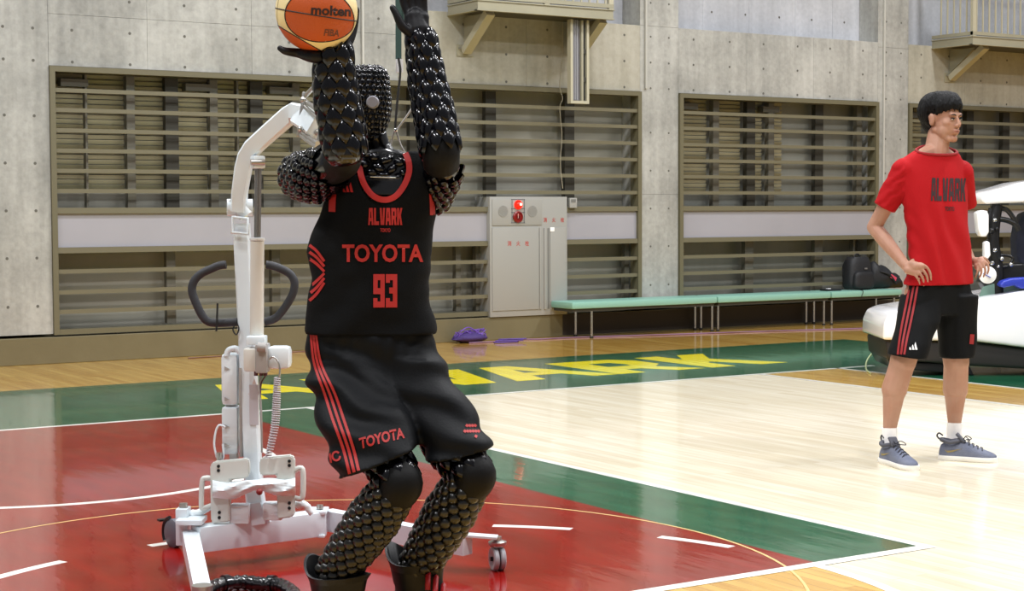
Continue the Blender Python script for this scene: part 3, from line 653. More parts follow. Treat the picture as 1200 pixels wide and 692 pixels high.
# left corner bracket
# mast
def seg(name, pts, w, h, m, par=lift, up=None, bev=0):
    b = MB(); up = up or V((CF.x, CF.y, 0)).normalized()
    P = [P3(*q) for q in pts]
    rs = []
    for i, pp in enumerate(P):
        t = (P[min(i+1, len(P)-1)]-P[max(i-1, 0)]).normalized(); x = t.cross(up).normalized(); z = x.cross(t).normalized()
        ww = w[i] if isinstance(w, (list, tuple)) else w; R = []
        for aa, bb in ((-1, -.72), (-.8, -1), (.8, -1), (1, -.72), (1, .72), (.8, 1), (-.8, 1), (-1, .72)): R.append(pp+x*aa*ww/2+z*bb*h/2)
        rs.append(R)
    return b.rings(rs).build(name, m, par, smooth=35)
mast = seg('mast', [(303, 612, 6.62), (298, 573, 6.62), (294, 500, 6.62), (290, 400, 6.62), (283, 262, 6.62)], [.075, .068, .066, .064, .062], .075, M_lift)
seg('mast_foot', [(303, 613, 6.61), (299, 588, 6.61)], [.10, .066], .085, M_lift)
lb = P3(297.5, 474, 6.575); MB().box(lb, (.036, .004, .16), rot=Matrix.Rotation(YAW*-1, 3, 'Z')).build('mast_label', mat('pale_grey_label', 'b9b6bc', .5), mast)
lp = [P3(x, y, 6.573) for x, y in ((291, 462), (298, 443), (304, 462))]
MB().add(lp+[q_+CF*.004 for q_ in lp], [(0, 1, 2), (5, 4, 3), (0, 3, 4, 1), (1, 4, 5, 2), (2, 5, 3, 0)]).build('warning_label', mat('pinkish_label', 'cfc0bd', .5), mast)
# collar joint
MB().cyl(P3(266, 243, 6.60), P3(296, 243, 6.62), .034, n=24).build('collar', M_lift, lift, smooth=40)
MB().cyl(P3(274, 232, 6.6), P3(289, 253, 6.6), .03, n=20).build('collar_sleeve', M_lift, lift, smooth=40)
MB().tube([P3(x, y, 6.56) for x, y in ((273, 254), (272, 272), (291, 274), (290, 256))], .007, 8, closed=True).build('loop_handle', M_lift, lift, smooth=60)
boom = seg('boom', [(280, 246, 6.60), (281, 225, 6.58), (285.5, 195, 6.54), (290, 182, 6.53), (298, 171, 6.5), (318, 153, 6.45), (341, 133, 6.38), (347, 131, 6.36), (358, 134, 6.33)], [.056, .058, .062, .066, .068, .068, .068, .066, .062], .075, M_lift)
seg('boom_end_block', [(354, 137, 6.34), (374, 150, 6.22)], .085, .075, M_lift)
# aluminium bracket to the robot's back
def bar(name, a, b, w, h, m, par): return MB().beam(P3(*a), P3(*b), w, h, up=CR, bev=.003).build(name, m, par, smooth=30)
bk = bar('back_bracket', (357, 108, 6.30), (350, 160, 6.30), .035, .014, M_alu, lift)
bar('bracket_plate', (377, 145, 6.16), (372, 175, 6.16), .03, .014, M_alu, bk)
for a_, b_ in (((357, 113), (378, 92)), ((357, 118), (378, 133)), ((356, 124), (377, 142)), ((352, 154), (372, 168)), ((351, 158), (371, 172))):
    MB().cyl(P3(*a_, 6.3), P3(*b_, 6.12), .009, n=10).build('bracket_rod', M_alu, bk, smooth=60)
for x, y in ((352, 151), (355, 117), (372, 155), (374, 170)): MB().ball(P3(x, y, 6.22), .012, 12, 8).build('knob', M_alu, bk, smooth=180)
# actuator
act = MB().cyl(P3(309-7.5, 282, 6.5), P3(301, 396, 6.54), .027, .027, n=24).build('actuator_tube', M_beige, lift, smooth=40)
MB().cyl(P3(302.5, 196, 6.48), P3(301.5, 283, 6.5), .0135, n=20).build('actuator_rod', mat('steel_rod', '8e8c88', .25, metal=.8), act, smooth=60)
MB().lathe([(.027, 0), (.03, .004), (.03, .012), (.001, .014)], P3(301.5, 282, 6.5), V((0, 0, 1))).build('tube_cap', M_lift, act, smooth=50)
MB().box(P3(302, 190, 6.47), (.05, .04, .05), bev=.008).build('rod_clevis', M_lift, act, smooth=40)
MB().cyl(P3(294, 190, 6.44), P3(310, 190, 6.46), .012, n=12).build('clevis_pin', M_alu, act, smooth=50)
fr = Matrix((CR, V((CF.x, CF.y, 0)).normalized(), V((0, 0, 1)))).transposed()
def fbox(name, x0, y0, x1, y1, D, dep, m, par, bev=.006):
    a_ = P3((x0+x1)/2, (y0+y1)/2, D+dep/2); s_ = D/CAM_F
    return MB().box(a_, (abs(x1-x0)*s_, dep, abs(y1-y0)*s_), rot=fr, bev=bev).build(name, m, par, smooth=40)
brk = fbox('corner_bracket', 208, 594, 222, 637, 6.50, .08, M_lift, lift, .004)
fbox('corner_plate', 209, 606, 240, 612, 6.44, .12, M_lift, brk, .003)
MB().cyl(P3(215, 594, 6.54), P3(215, 589, 6.54), .017, n=12).build('bolt', M_alu, brk, smooth=40)
brk = fbox('corner_bracket', 362, 596, 384, 600, 6.75, .12, M_lift, lift, .003)
fbox('corner_plate', 370, 624, 382, 627, 6.75, .10, M_lift, brk, .002)
MB().cyl(P3(375, 596, 6.8), P3(375, 591, 6.8), .014, n=12).build('bolt', M_alu, brk, smooth=40)
mt = fbox('motor_housing', 287, 407, 303, 434, 6.46, .09, M_beige, lift, .01)
fbox('motor_side', 301, 402, 315, 436, 6.45, .10, M_grey, mt, .008)
fbox('motor_clamp', 290, 393, 312, 403, 6.47, .08, M_lift, mt, .006)
MB().cyl(P3(302, 406, 6.44), P3(312, 407, 6.44), .018, n=18).build('motor_pivot', M_grey, mt, smooth=50)
for x in (300, 306, 311): MB().cyl(P3(x, 435, 6.48), P3(x, 440, 6.48), .008, n=10).build('cable_plug', mat('maroon_plug', '5a3138', .5), mt, smooth=50)
cbx = fbox('control_box', 314, 405, 341, 431, 6.48, .10, M_lift, lift, .02)
batt = fbox('battery_housing', 261, 413, 281, 474, 6.60, .10, M_lift, lift, .02)
fbox('battery_lower', 262, 475, 281, 531, 6.60, .10, M_lift, batt, .012)
MB().tube(catmull([P3(x, y, 6.6) for x, y in ((265, 417), (268, 410), (276, 408), (281, 412))]), .012, 8).build('battery_handle', M_lift, batt, smooth=60)
fbox('battery_rail', 281, 430, 284, 535, 6.58, .03, M_grey, batt, .002)
fbox('battery_foot', 270, 530, 279, 537, 6.6, .06, M_grey, batt, .003)
for y in (432, 468, 500, 522):
    pts = [P3(x, yy, 6.595) for x, yy in ((263, y-3), (269, y), (263, y+2))]
    MB().add(pts+[q_+CF*.004 for q_ in pts], [(0, 1, 2), (5, 4, 3), (0, 3, 4, 1), (1, 4, 5, 2), (2, 5, 3, 0)]).build('clip_arrow', M_grey, batt)
# hook and coiled cord
hk = MB().tube(catmull([P3(x, y, 6.46) for x, y in ((315, 421), (320, 418), (326, 424), (328, 436), (325, 446))]), .004, 8).build('spring_hook', M_alu, lift, smooth=60)
co = []
pth = catmull([P3(x, y, 6.46) for x, y in ((325, 441), (324, 470), (322, 500), (314, 536))], 12)
for i, p in enumerate(pth):
    pass
NC = 34*10
for k in range(NC):
    t = k/NC*(len(pth)-1); i = int(t); p = pth[i].lerp(pth[min(i+1, len(pth)-1)], t-i); th = 2*PI*k/10; r = .011+.004*math.sin(PI*k/NC)
    co.append(p+CR*math.cos(th)*r+CF*math.sin(th)*r)
MB().tube(co, .0028, 5).build('coiled_cord', mat('grey_lilac_cord', 'b3aeb3', .5), hk, smooth=60)
MB().tube(catmull([P3(x, y, 6.5) for x, y in ((306, 440), (304, 455), (306, 480), (307, 530))]), .004, 6).build('motor_cable', M_grey, lift, smooth=60)
MB().tube(catmull([P3(x, y, 6.5) for x, y in ((311, 440), (306, 450), (305, 470))]), .003, 6).build('motor_cable', mat('maroon_cable', '5f3a40', .5), lift, smooth=60)
MB().tube(catmull([P3(x, y, 6.58) for x, y in ((264, 500), (257, 498), (253, 505), (251, 520), (254, 535), (258, 540), (262, 534), (261, 520))]), .0045, 8).build('wire_loop', M_lift, lift, smooth=60)
MB().cyl(P3(257, 530, 6.57), P3(257, 546, 6.57), .012, n=12).build('chrome_ferrule', M_chrome, lift, smooth=50)
# foot plates in an L shape with a white cloth tied round them
M_plate = mat('off_white_enamel', 'c9cdc8', .4)
def plate_L(pts, holes, hnd, lab):
    n = len(pts); D = 6.5
    bm = bmesh.new(); fr_ = [P3(x, y, D) for x, y in pts]; off = V((CF.x, CF.y, 0)).normalized()*.035
    vs = [bm.verts.new(p) for p in fr_]+[bm.verts.new(p+off) for p in fr_]
    bm.faces.new(vs[:n]); bm.faces.new(vs[n:][::-1])
    for i in range(n): bm.faces.new((vs[(i+1) % n], vs[i], vs[n+i], vs[n+(i+1) % n]))
    bmesh.ops.recalc_face_normals(bm, faces=bm.faces); bmesh.ops.bevel(bm, geom=list(bm.edges), offset=.005, segments=2, affect='EDGES')
    bm.verts.index_update(); b = MB(); b.v = [tuple(v.co) for v in bm.verts]; b.f = [[v.index for v in f.verts] for f in bm.faces]; b.mi = [0]*len(b.f); bm.free()
    pl = b.build('foot_plate', M_plate, lift, smooth=40)
    for x, y in holes: MB().cyl(P3(x, y, D-.003), P3(x, y, D+.01), .0065, n=12).build('bolt_hole', M_blk, pl, smooth=40)
    MB().tube(catmull([P3(x, y, D+.02) for x, y in hnd], 4), .011, 8).build('side_handle', M_plate, pl, smooth=60)
    return pl
plate_L([(246, 545), (250, 541), (290, 537), (292, 541), (292, 556), (289, 560), (270, 562), (269, 611), (250, 613), (247, 610)], [(256, 546), (256, 551), (257, 600), (257, 606)],
        [(248, 560), (241, 560), (237, 564), (236, 590), (238, 595), (248, 592)], 0)
plate_L([(304, 540), (306, 536), (341, 533), (345, 537), (345, 603), (341, 606), (325, 608), (324, 556), (306, 557), (304, 554)], [(339, 540), (339, 545), (339, 589), (339, 595)],
        [(345, 551), (351, 548), (355, 552), (355, 578), (352, 584), (345, 583)], 1)
rs = []
for k in range(25):
    t = k/24; x = 249+(346-249)*t; yc = 573-5*t+2.5*math.sin(t*9); hh = (10.5-4.2*math.exp(-((t-.52)/.16)**2)); R = []
    for i in range(18):
        a_ = 2*PI*i/18; R.append(P3(x, yc+hh*math.sin(a_)*(1+.1*math.sin(3*a_+9*t)), 6.51+.05*(-math.cos(a_))*(1+.18*math.sin(5*a_+14*t))))
    rs.append(R)
M_cloth = mat('white_wrapping_cloth', 'dde6ea', .8, bump=.5, bscale=40, stretch=(.4, .4, 2))
MB().rings(rs).build('wrapped_cloth', M_cloth, lift, smooth=80)
MB().ball(P3(304, 576, 6.44), .013, 12, 8).build('red_knob', mat('dark_red_knob', '7a1712', .4), lift, smooth=180)
fbox('white_block', 270, 590, 293, 612, 6.52, .07, M_cloth, lift, .008); fbox('white_block', 309, 588, 332, 608, 6.52, .07, M_cloth, lift, .008)
for pts in (((222, 603), (232, 601), (246, 594)), ((346, 590), (358, 592), (366, 602))):
    MB().tube(catmull([P3(x, y, 6.55) for x, y in pts], 4), [.013, .018, .02, .017, .015, .015, .014, .013, .012][:9], 8).build('cloth_tail', M_cloth, lift, smooth=60)
# handles
for pts in (((265, 310), (257, 311), (247, 315), (235, 321), (227, 330), (225, 341), (229, 353), (236, 368), (243, 376), (252, 378), (265, 378), (278, 377)),
            ((312, 310), (319, 311), (330, 315), (340, 321), (345, 330), (344, 341), (339, 352), (330, 365), (322, 373), (310, 377))):
    MB().tube(catmull([P3(x, y, 6.60) for x, y in pts], 4), .0165, 12).build('foam_handle', M_grip, lift, smooth=60)
MB().tube([P3(x, y, 6.57) for x, y in ((255, 355), (254.5, 370), (253.5, 388))], .004, 6).build('cable_tie', M_black, lift, smooth=60)
MB().tube(catmull([P3(x, y, 6.57) for x, y in ((276, 379), (273, 386), (277, 392), (280, 385), (278, 379))], 4), .003, 6).build('cable_tie', M_black, lift, smooth=60)
# black wrapped cable bundle on the floor in front
M_shiny = mat('shiny_black_wrap', '0d0d10', .18, coat=.4, bump=.08, bscale=9)
cbp = catmull([PZ(x, y, .03) for x, y in ((236, 702), (246, 690), (262, 684), (285, 681.5), (305, 684), (318, 684), (332, 687), (345, 697), (352, 712))], 8)
rr = [.026*(1+.12*math.sin(k*2.1)) for k in range(len(cbp))]
cbo = thing('cable_bundle', 'shiny black wrapped cable bundle on the red floor before the lift', 'cable', cbp[len(cbp)//2]*1.0)
MB().tube(cbp, rr, 14).build('cable_sleeve', M_shiny, cbo, smooth=80)
for f_ in (.25, .57, .62): i = int(f_*len(cbp)); MB().tube([cbp[i], cbp[i+2]], .034, 14).build('tape_wrap', M_shiny, cbo, smooth=50)
# ------------------------------------------------------------------ surface tools
def bvh_of(co, fs): return BVHTree.FromPolygons([V(c) for c in co], fs)
def normals(co, fs):
    n = np.zeros_like(co)
    F = np.array([f if len(f) == 4 else list(f)+[f[0]] for f in fs])
    a = co[F[:, 2]]-co[F[:, 0]]; b = co[F[:, 3]]-co[F[:, 1]]; c = np.cross(a, b)
    for k in range(4): np.add.at(n, F[:, k], c)
    n /= np.linalg.norm(n, axis=1)[:, None]+1e-12
    return n
def to_px(co):
    d = np.asarray(co)-np.array(CAM_C); z = d@np.array(CF)
    return np.stack([600+CAM_F*(d@np.array(CR))/z, 346-CAM_F*(d@np.array(CU))/z, z], 1)
def wrinkle(co, fs, fn, flat=True):
    n = normals(co, fs); c = n@np.array(CF)  # outward test
    cen = co.mean(0)
    if ((co-cen)*n).sum() < 0: n = -n
    n[:, 2] = 0 if flat else n[:, 2]
    px = to_px(co); d = np.array([fn(p[0], p[1], V(q)) for p, q in zip(px, co)])
    return co+n*d[:, None]
def decal(name, vs, fs, bvh, m, parent, off=.003, step=4.0, label=None):
    bm = bmesh.new(); bv = [bm.verts.new((v[0], v[1], 0)) for v in vs]
    for f in fs:
        try: bm.faces.new([bv[i] for i in f])
        except ValueError: pass
    bmesh.ops.triangulate(bm, faces=bm.faces)
    for _ in range(4):
        L = [e for e in bm.edges if e.calc_length() > step]
        if not L: break
        bmesh.ops.subdivide_edges(bm, edges=L, cuts=1); bmesh.ops.triangulate(bm, faces=bm.faces)
    ok = {}; pts = []
    bm.verts.index_update()
    for v in bm.verts:
        d = ray(v.co.x, v.co.y).normalized(); h = bvh.ray_cast(CAM_C, d)
        ok[v.index] = h[0] is not None; pts.append(h[0]-d*off if h[0] is not None else V((0, 0, 0)))
    F = [[v.index for v in f.verts] for f in bm.faces if all(ok[v.index] for v in f.verts)]; bm.free()
    F = [f for f in F if max((pts[f[0]]-pts[f[1]]).length, (pts[f[1]]-pts[f[2]]).length) < .12]
    used = sorted({i for f in F for i in f}); mp = {i: k for k, i in enumerate(used)}
    if not F: print('EMPTY decal', name); return None
    b = MB().add([pts[i] for i in used], [[mp[i] for i in f] for f in F])
    return b.build(name, m, parent, smooth=180, label=label)
BLK = {'A': ([(0, 0), (.34, 0), (.36, .22), (.64, .22), (.66, 0), (1, 0), (.84, 1), (.16, 1)], [(.40, .42), (.60, .42), (.55, .78), (.45, .78)]),
 'L': ([(0, 0), (.95, 0), (.95, .22), (.38, .22), (.38, 1), (0, 1)], None),
 'V': ([(.16, 0), (.84, 0), (1, 1), (.64, 1), (.52, .3), (.48, .3), (.36, 1), (0, 1)], None),
 'R': ([(0, 0), (.36, 0), (.36, .34), (.48, .34), (.62, 0), (1, 0), (.84, .4), (.97, .52), (.97, .88), (.85, 1), (0, 1)], [(.36, .54), (.62, .54), (.62, .8), (.36, .8)]),
 'K': ([(0, 0), (.36, 0), (.36, .35), (.44, .42), (.62, 0), (1, 0), (.72, .56), (1, 1), (.62, 1), (.36, .62), (.36, 1), (0, 1)], None),
 '9': ([(0, 0), (1, 0), (1, 1), (0, 1), (0, .40), (.62, .40), (.62, .18), (.36, .18), (.36, .28), (0, .28)], [(.38, .58), (.62, .58), (.62, .82), (.38, .82)]),
 '3': ([(0, 0), (1, 0), (1, 1), (0, 1), (0, .74), (.36, .74), (.36, .82), (.62, .82), (.62, .6), (.3, .6), (.3, .42), (.62, .42), (.62, .18), (.36, .18), (.36, .28), (0, .28)], None)}
def decal_block(name, txt, cx, cy, w, h, bvh, m, parent, gap=.1, ang=0, off=.003, narrow=0):
    n = len(txt); cw = w/(n+gap*(n-1)); vs = []; fs = []; c, s = math.cos(math.radians(ang)), math.sin(math.radians(ang))
    for k, ch in enumerate(txt):
        poly = bridge(*BLK[ch]); o = len(vs)
        for a, b in poly:
            x = -w/2+k*cw*(1+gap)+a*cw; y = -(b-.5)*h; x -= narrow*x*abs(x)/w; vs.append((cx+x*c-y*s, cy+x*s+y*c))
        fs.append(tuple(range(o, len(vs))))
    return decal(name, vs, fs, bvh, m, parent, off, 4)
def decal_text(name, txt, cx, cy, w, h, bvh, m, parent, bold=.03, ang=0, shear=0, off=.003, label=None, step=4.0, dv=0):
    vs, fs = fit_text(txt, w, h, bold)
    c, s = math.cos(math.radians(ang)), math.sin(math.radians(ang)); out = []
    for v in vs:
        x = v.x+shear*v.y; y = -v.y; out.append((cx+x*c-y*s, cy+x*s+y*c+dv*(v.x/w)**2))
    return decal(name, out, fs, bvh, m, parent, off, step, label)
def decal_strip(name, pts, w, bvh, m, parent, off=.003, n=6, label=None, closed=False):
    P = catmull([V((x, y, 0)) for x, y in pts], n); ws = w if isinstance(w, (list, tuple)) else (w, w)
    vs = []; fs = []
    for i, p in enumerate(P):
        t = (P[min(i+1, len(P)-1)]-P[max(i-1, 0)]).normalized(); nn = V((-t.y, t.x, 0)); ww = ws[0]+(ws[1]-ws[0])*i/(len(P)-1)
        vs += [p+nn*ww/2, p-nn*ww/2]
        if i: k = 2*i; fs.append((k-2, k-1, k+1, k))
    return decal(name, vs, fs, bvh, m, parent, off, 5, label)
def three_bar_mark(x, y, s, bvh, m, parent, ang=0):
    """triangular mark of three slanting bars"""
    vs = []; fs = []
    c, sn = math.cos(math.radians(ang)), math.sin(math.radians(ang))
    for k, (x0, h) in enumerate(((-.5, .38), (-.14, .68), (.22, 1.0))):
        q = [(x0, 0), (x0+.3, 0), (x0+.3-.34*1, 0), ]
        poly = [(x0, 0), (x0+.28, 0), (x0+.28-(.28-0)*.5-.12*h-.0, h*.98), (x0-.12*h+.02, h*.62)]
        o = len(vs)
        for a, b in poly: a *= s; b *= -s; vs.append((x+a*c-b*sn, y+a*sn+b*c))
        fs.append((o, o+1, o+2, o+3))
    return decal('three_bar_mark', vs, fs, bvh, m, parent, .003, 3)

# ------------------------------------------------------------------ the robot
RD = 5.4
M_arm = mat('gloss_black_plastic', '050507', .2, coat=.3, spec=.5)
M_scale = mat('blue_black_scale', '040409', .17, spec=.38)
M_scale2 = mat('brown_black_bump', '0d0b08', .3, coat=.2, spec=.45)
M_rub = mat('matt_black_rubber', '060607', .6, bump=.1, spec=.18)
M_glove = mat('charcoal_glove', '0e0e12', .5, bump=.08, spec=.25)
M_jer = mat('black_jersey_mesh', '060709', .85, bump=.25, bscale=260, spec=.15)
M_jred = mat('red_print', 'a01512', .6)
M_sho = mat('blue_black_satin', '05070b', .58, bump=.1, bscale=120, spec=.16)
def G(x, y, d=0.0): return PD(x, y, RD+d)
rob = thing('humanoid_robot', 'black scaled humanoid robot in a black and red basketball jersey shooting a ball', 'robot', PZ(430, 757, 0))
def scale_mesh(w, h, t, name):
    """a domed lozenge plate"""
    v = []; f = []; n = 8
    for r, z in ((1, 0), (.78, .66), (.40, .92)):
        for k in range(n):
            a = 2*PI*k/n; c, s = math.cos(a), math.sin(a); q = (abs(c)**1.15+abs(s)**1.15)**(-1/1.15); v.append((w/2*r*c*q, h/2*r*s*q-h*.04*(1-r), t*z))
    v.append((0, -h*.05, t))
    for i in range(2):
        for k in range(n): f.append((i*n+k, i*n+(k+1) % n, (i+1)*n+(k+1) % n, (i+1)*n+k))
    for k in range(n): f.append((2*n+k, 2*n+(k+1) % n, 3*n))
    me = bpy.data.meshes.new(name); me.from_pydata(v, [], f); me.materials.append(M_scale)
    me.polygons.foreach_set('use_smooth', [True]*len(me.polygons)); return me
def bump_mesh(r, t, name):
    b = MB().ball((0, 0, 0), (r, r, t), 8, 5); me = bpy.data.meshes.new(name); me.from_pydata(b.v, [], b.f); me.materials.append(M_scale2)
    me.polygons.foreach_set('use_smooth', [True]*len(me.polygons)); return me
def limb_path(pts, rad, nper=8):
    P = catmull(pts, nper); m = len(P); rr = []
    for i in range(m):
        t = i/(m-1)*(len(rad)-1); k = min(int(t), len(rad)-2); rr.append(rad[k]+(rad[k+1]-rad[k])*(t-k))
    return P, rr
def armour(par, pts, rad, w, h, tilt=14, single=True, kind='scale', t=.009, skip=None, mname=None):
    """staggered rows of plates round a limb; single -> one object each, else one joined part"""
    P, rr = limb_path(pts, rad); me = scale_mesh(w*1.12, h*1.5, t, 'scale') if kind == 'scale' else bump_mesh(w*.6, t, 'bump')
    L = [0]
    for a, b in zip(P, P[1:]): L.append(L[-1]+(b-a).length)
    rows = max(1, int(L[-1]/(h*.72))); o = V(rob.location); joined = MB(); n_ = 0
    prev = None
    for j in range(rows+1):
        s = L[-1]*j/rows; i = max(k for k in range(len(L)) if L[k] <= s+1e-9); i = min(i, len(P)-2)
        f = (s-L[i])/max(L[i+1]-L[i], 1e-9); p = P[i].lerp(P[i+1], f); r = rr[i]+(rr[i+1]-rr[i])*f
        ax = (P[i+1]-P[i]).normalized(); a = ax.orthogonal().normalized() if prev is None else (prev-ax*prev.dot(ax)).normalized(); prev = a; b = ax.cross(a)
        na = max(5, int(round(2*PI*r/(w*.98))))
        for k in range(na):
            th = 2*PI*(k+.5*(j % 2))/na; nrm = a*math.cos(th)+b*math.sin(th); q = p+nrm*r*1.0
            if skip and skip(q): continue
            y = ax; x = y.cross(nrm); R = Matrix((x, y, nrm)).transposed() @ Matrix.Rotation(math.radians(tilt), 3, 'X')
            if single:
                ob = bpy.data.objects.new(kind, me); COL.objects.link(ob); ob.parent = par
                ob.matrix_local = Matrix.Translation(q-o) @ R.to_4x4()
            else: joined.add([R @ v.co+q for v in me.vertices], [list(pp.vertices) for pp in me.polygons])
            n_ += 1
    if not single: joined.build(kind+'s', me.materials[0], par, smooth=180, kind='stuff')
    return n_
def limb(name, pts, rad, m=M_arm, n=20):
    P, rr = limb_path(pts, rad)
    # round the ends
    d0 = (P[0]-P[1]).normalized(); d1 = (P[-1]-P[-2]).normalized()
    P = [P[0]+d0*rr[0]*.5, P[0]+d0*rr[0]*.3]+P+[P[-1]+d1*rr[-1]*.3, P[-1]+d1*rr[-1]*.5]; rr = [rr[0]*.4, rr[0]*.8]+rr+[rr[-1]*.8, rr[-1]*.4]
    return MB().tube(P, rr, n).build(name, m, rob, smooth=180)
s_ = RD/CAM_F   # metres per pixel at the robot
# torso under the jersey
tz = MB()
def oval_rings(rows, dep, n=64, yaw=0, e=2.5, d0=0):
    rs = []
    for (y, xl, xr) in rows:
        dd = dep(y) if callable(dep) else dep; R = []; cx = (xl+xr)/2; w = (xr-xl)/2*s_
        c0 = G(cx, y, d0); F2 = V((CF.x, CF.y, 0)).normalized()
        for i in range(n):
            a = 2*PI*i/n; c, s = math.cos(a), math.sin(a)
            c_ = abs(c)**(2/e)*math.copysign(1, c); s2 = abs(s)**(2/e)*math.copysign(1, s)
            R.append(c0+CR*w*c_+F2*dd*s2+CR*0)
        rs.append(R)
    return rs
def interp_rows(keys, n):
    ys = np.linspace(keys[0][0], keys[-1][0], n); K = np.array(keys, float)
    return [(y, np.interp(y, K[:, 0], K[:, 1]), np.interp(y, K[:, 0], K[:, 2])) for y in ys]
ttorso = MB().rings(oval_rings(interp_rows([(176, 425, 470), (186, 402, 496), (205, 393, 502), (240, 385, 500), (300, 376, 494), (380, 370, 498)], 24), .10)).build('torso', M_arm, rob, smooth=180)
tbv = bvh_of([V(v.co)+V(rob.location) for v in ttorso.data.vertices], [list(p.vertices) for p in ttorso.data.polygons])
# chest armour seen in the neckline: big rounded plates, a smooth breast plate beneath
pl = MB(); rnd = random.Random(5)
for (x, y, w, h, an) in ((438, 184, 12, 8, .3), (453, 187, 15, 8, -.4), (428, 192, 10, 8, .8), (444, 196, 14, 8, .4), (459, 198, 12, 8, -.6), (468, 190, 12, 9, -.2), (436, 203, 12, 7, .2), (450, 205, 14, 6, 0), (466, 207, 10, 7, -.5), (430, 181, 10, 6, 0), (473, 202, 8, 8, .5)):
    h_ = tbv.ray_cast(CAM_C, ray(x, y).normalized())[0]
    if h_: 
        R = Matrix.Rotation(an, 3, CF); pl.ball(h_, (w*s_*.62, .02, h*s_*.62), 12, 8, rot=R @ fr @ Matrix.Rotation(rnd.uniform(-.4, .4), 3, 'X'))
pl.build('chest_scales', M_scale, ttorso, smooth=50, kind='stuff')
h_ = tbv.ray_cast(CAM_C, ray(449, 222).normalized())[0]
MB().box(h_+V((0, 0, .012)), (46*s_, .03, 24*s_), rot=fr @ Matrix.Rotation(math.radians(-10), 3, 'X'), bev=.01).build('breast_plate', M_arm, ttorso, smooth=50)
MB().cyl(G(434, 207, -.125), G(464, 208, -.125), .002).build('plate_edge', M_chrome, ttorso, smooth=60)
# neck and head
nk = limb('neck', [G(447, 186, .02), G(441, 172, .01), G(436, 160, 0)], [.055, .045, .05])
hb = MB(); hc = G(430, 126)
hp = [(76.5, 432, 5), (78, 432, 12), (82, 432, 19), (90, 431.5, 23), (102, 431, 24.5), (116, 431, 26), (130, 431, 26), (142, 430, 25), (152, 428.5, 23), (162, 427, 19), (170, 425, 14), (176, 424, 7)]
rs = []
for y, cx, w in hp:
    c0 = G(cx, y); R = []
    for i in range(28):
        a = 2*PI*i/28; R.append(c0+CR*w*s_*math.cos(a)+V((CF.x, CF.y, 0)).normalized()*w*1.15*s_*math.sin(a))
    rs.append(R)
head = MB().rings(rs).build('head', M_arm, rob, smooth=180)
j = MB(); me = scale_mesh(.026, .03, .006, 'small_scale')
for row in range(15):
    y = 80+row*6.3; k0 = max(k for k in range(len(hp)) if hp[k][0] <= y); k0 = min(k0, len(hp)-2); f = (y-hp[k0][0])/(hp[k0+1][0]-hp[k0][0])
    cx = hp[k0][1]+(hp[k0+1][1]-hp[k0][1])*f; w = hp[k0][2]+(hp[k0+1][2]-hp[k0][2])*f; na = max(5, int(2*PI*w*s_/.0205))
    sl = (hp[k0+1][2]-hp[k0][2])/(hp[k0+1][0]-hp[k0][0])
    for i in range(na):
        a = 2*PI*(i+.5*(row % 2))/na; F2 = V((CF.x, CF.y, 0)).normalized(); nn = (CR*math.cos(a)+F2*math.sin(a)+V((0, 0, sl))).normalized()
        q = G(cx, y)+CR*w*s_*math.cos(a)+F2*w*1.15*s_*math.sin(a); yy = (V((0, 0, 1))-nn*nn.z).normalized(); x = yy.cross(nn)
        R = Matrix((x, yy, nn)).transposed() @ Matrix.Rotation(math.radians(12), 3, 'X'); j.add([R @ v.co+q for v in me.vertices], [list(p.vertices) for p in me.polygons])
j.build('head_scales', M_scale, head, kind='stuff', smooth=180)
MB().lathe([(.001, .016), (.017, .016), (.0205, .011), (.0205, 0), (.001, 0)], G(437, 120, -.082), -CF, 24).build('ear_disc', mat('pale_grey_disc', '8d8c95', .45), head, smooth=50)
# arms -- image-left arm: shoulder, elbow toward the camera, forearm upright
uaL = limb('upper_arm', [G(357, 206, .06), G(370, 206, -.05), G(396, 190, -.24)], [.078, .074, .055])
armour(uaL, [G(352, 206, .07), G(370, 206, -.05), G(388, 195, -.18)], [.070, .080, .063], .036, .040, t=.012)
armour(uaL, [G(343, 206, .08), G(351, 206, .07)], [.035, .065], .03, .03)
ebL = limb('elbow_joint', [G(386, 198, -.17), G(401, 189, -.26), G(404, 178, -.30)], [.055, .056, .054], M_rub)
faL = limb('forearm', [G(404, 185, -.30), G(399, 150, -.31), G(393, 105, -.33), G(391, 66, -.35)], [.058, .062, .06, .05])
armour(faL, [G(391, 64, -.35), G(393, 105, -.33), G(400, 145, -.31), G(404, 170, -.30)], [.052, .060, .063, .060], .050, .056, t=.013, tilt=6)
# image-right arm
uaR = limb('upper_arm', [G(507, 226, .03), G(514, 212, -.03), G(520, 192, -.12)], [.052, .055, .052])
armour(uaR, [G(509, 234, .03), G(516, 214, -.03), G(521, 200, -.09)], [.048, .056, .053], .033, .036, t=.012)
ebR = limb('elbow_joint', [G(517, 194, -.11), G(517, 180, -.14), G(515, 168, -.14)], [.058, .060, .058], M_rub)
faR = limb('forearm', [G(516, 176, -.14), G(508, 130, -.12), G(500, 90, -.10), G(494, 50, -.09)], [.054, .054, .050, .042])
armour(faR, [G(494, 48, -.09), G(500, 90, -.10), G(508, 130, -.12), G(515, 168, -.14)], [.044, .052, .058, .060], .046, .054, t=.0125, tilt=6)
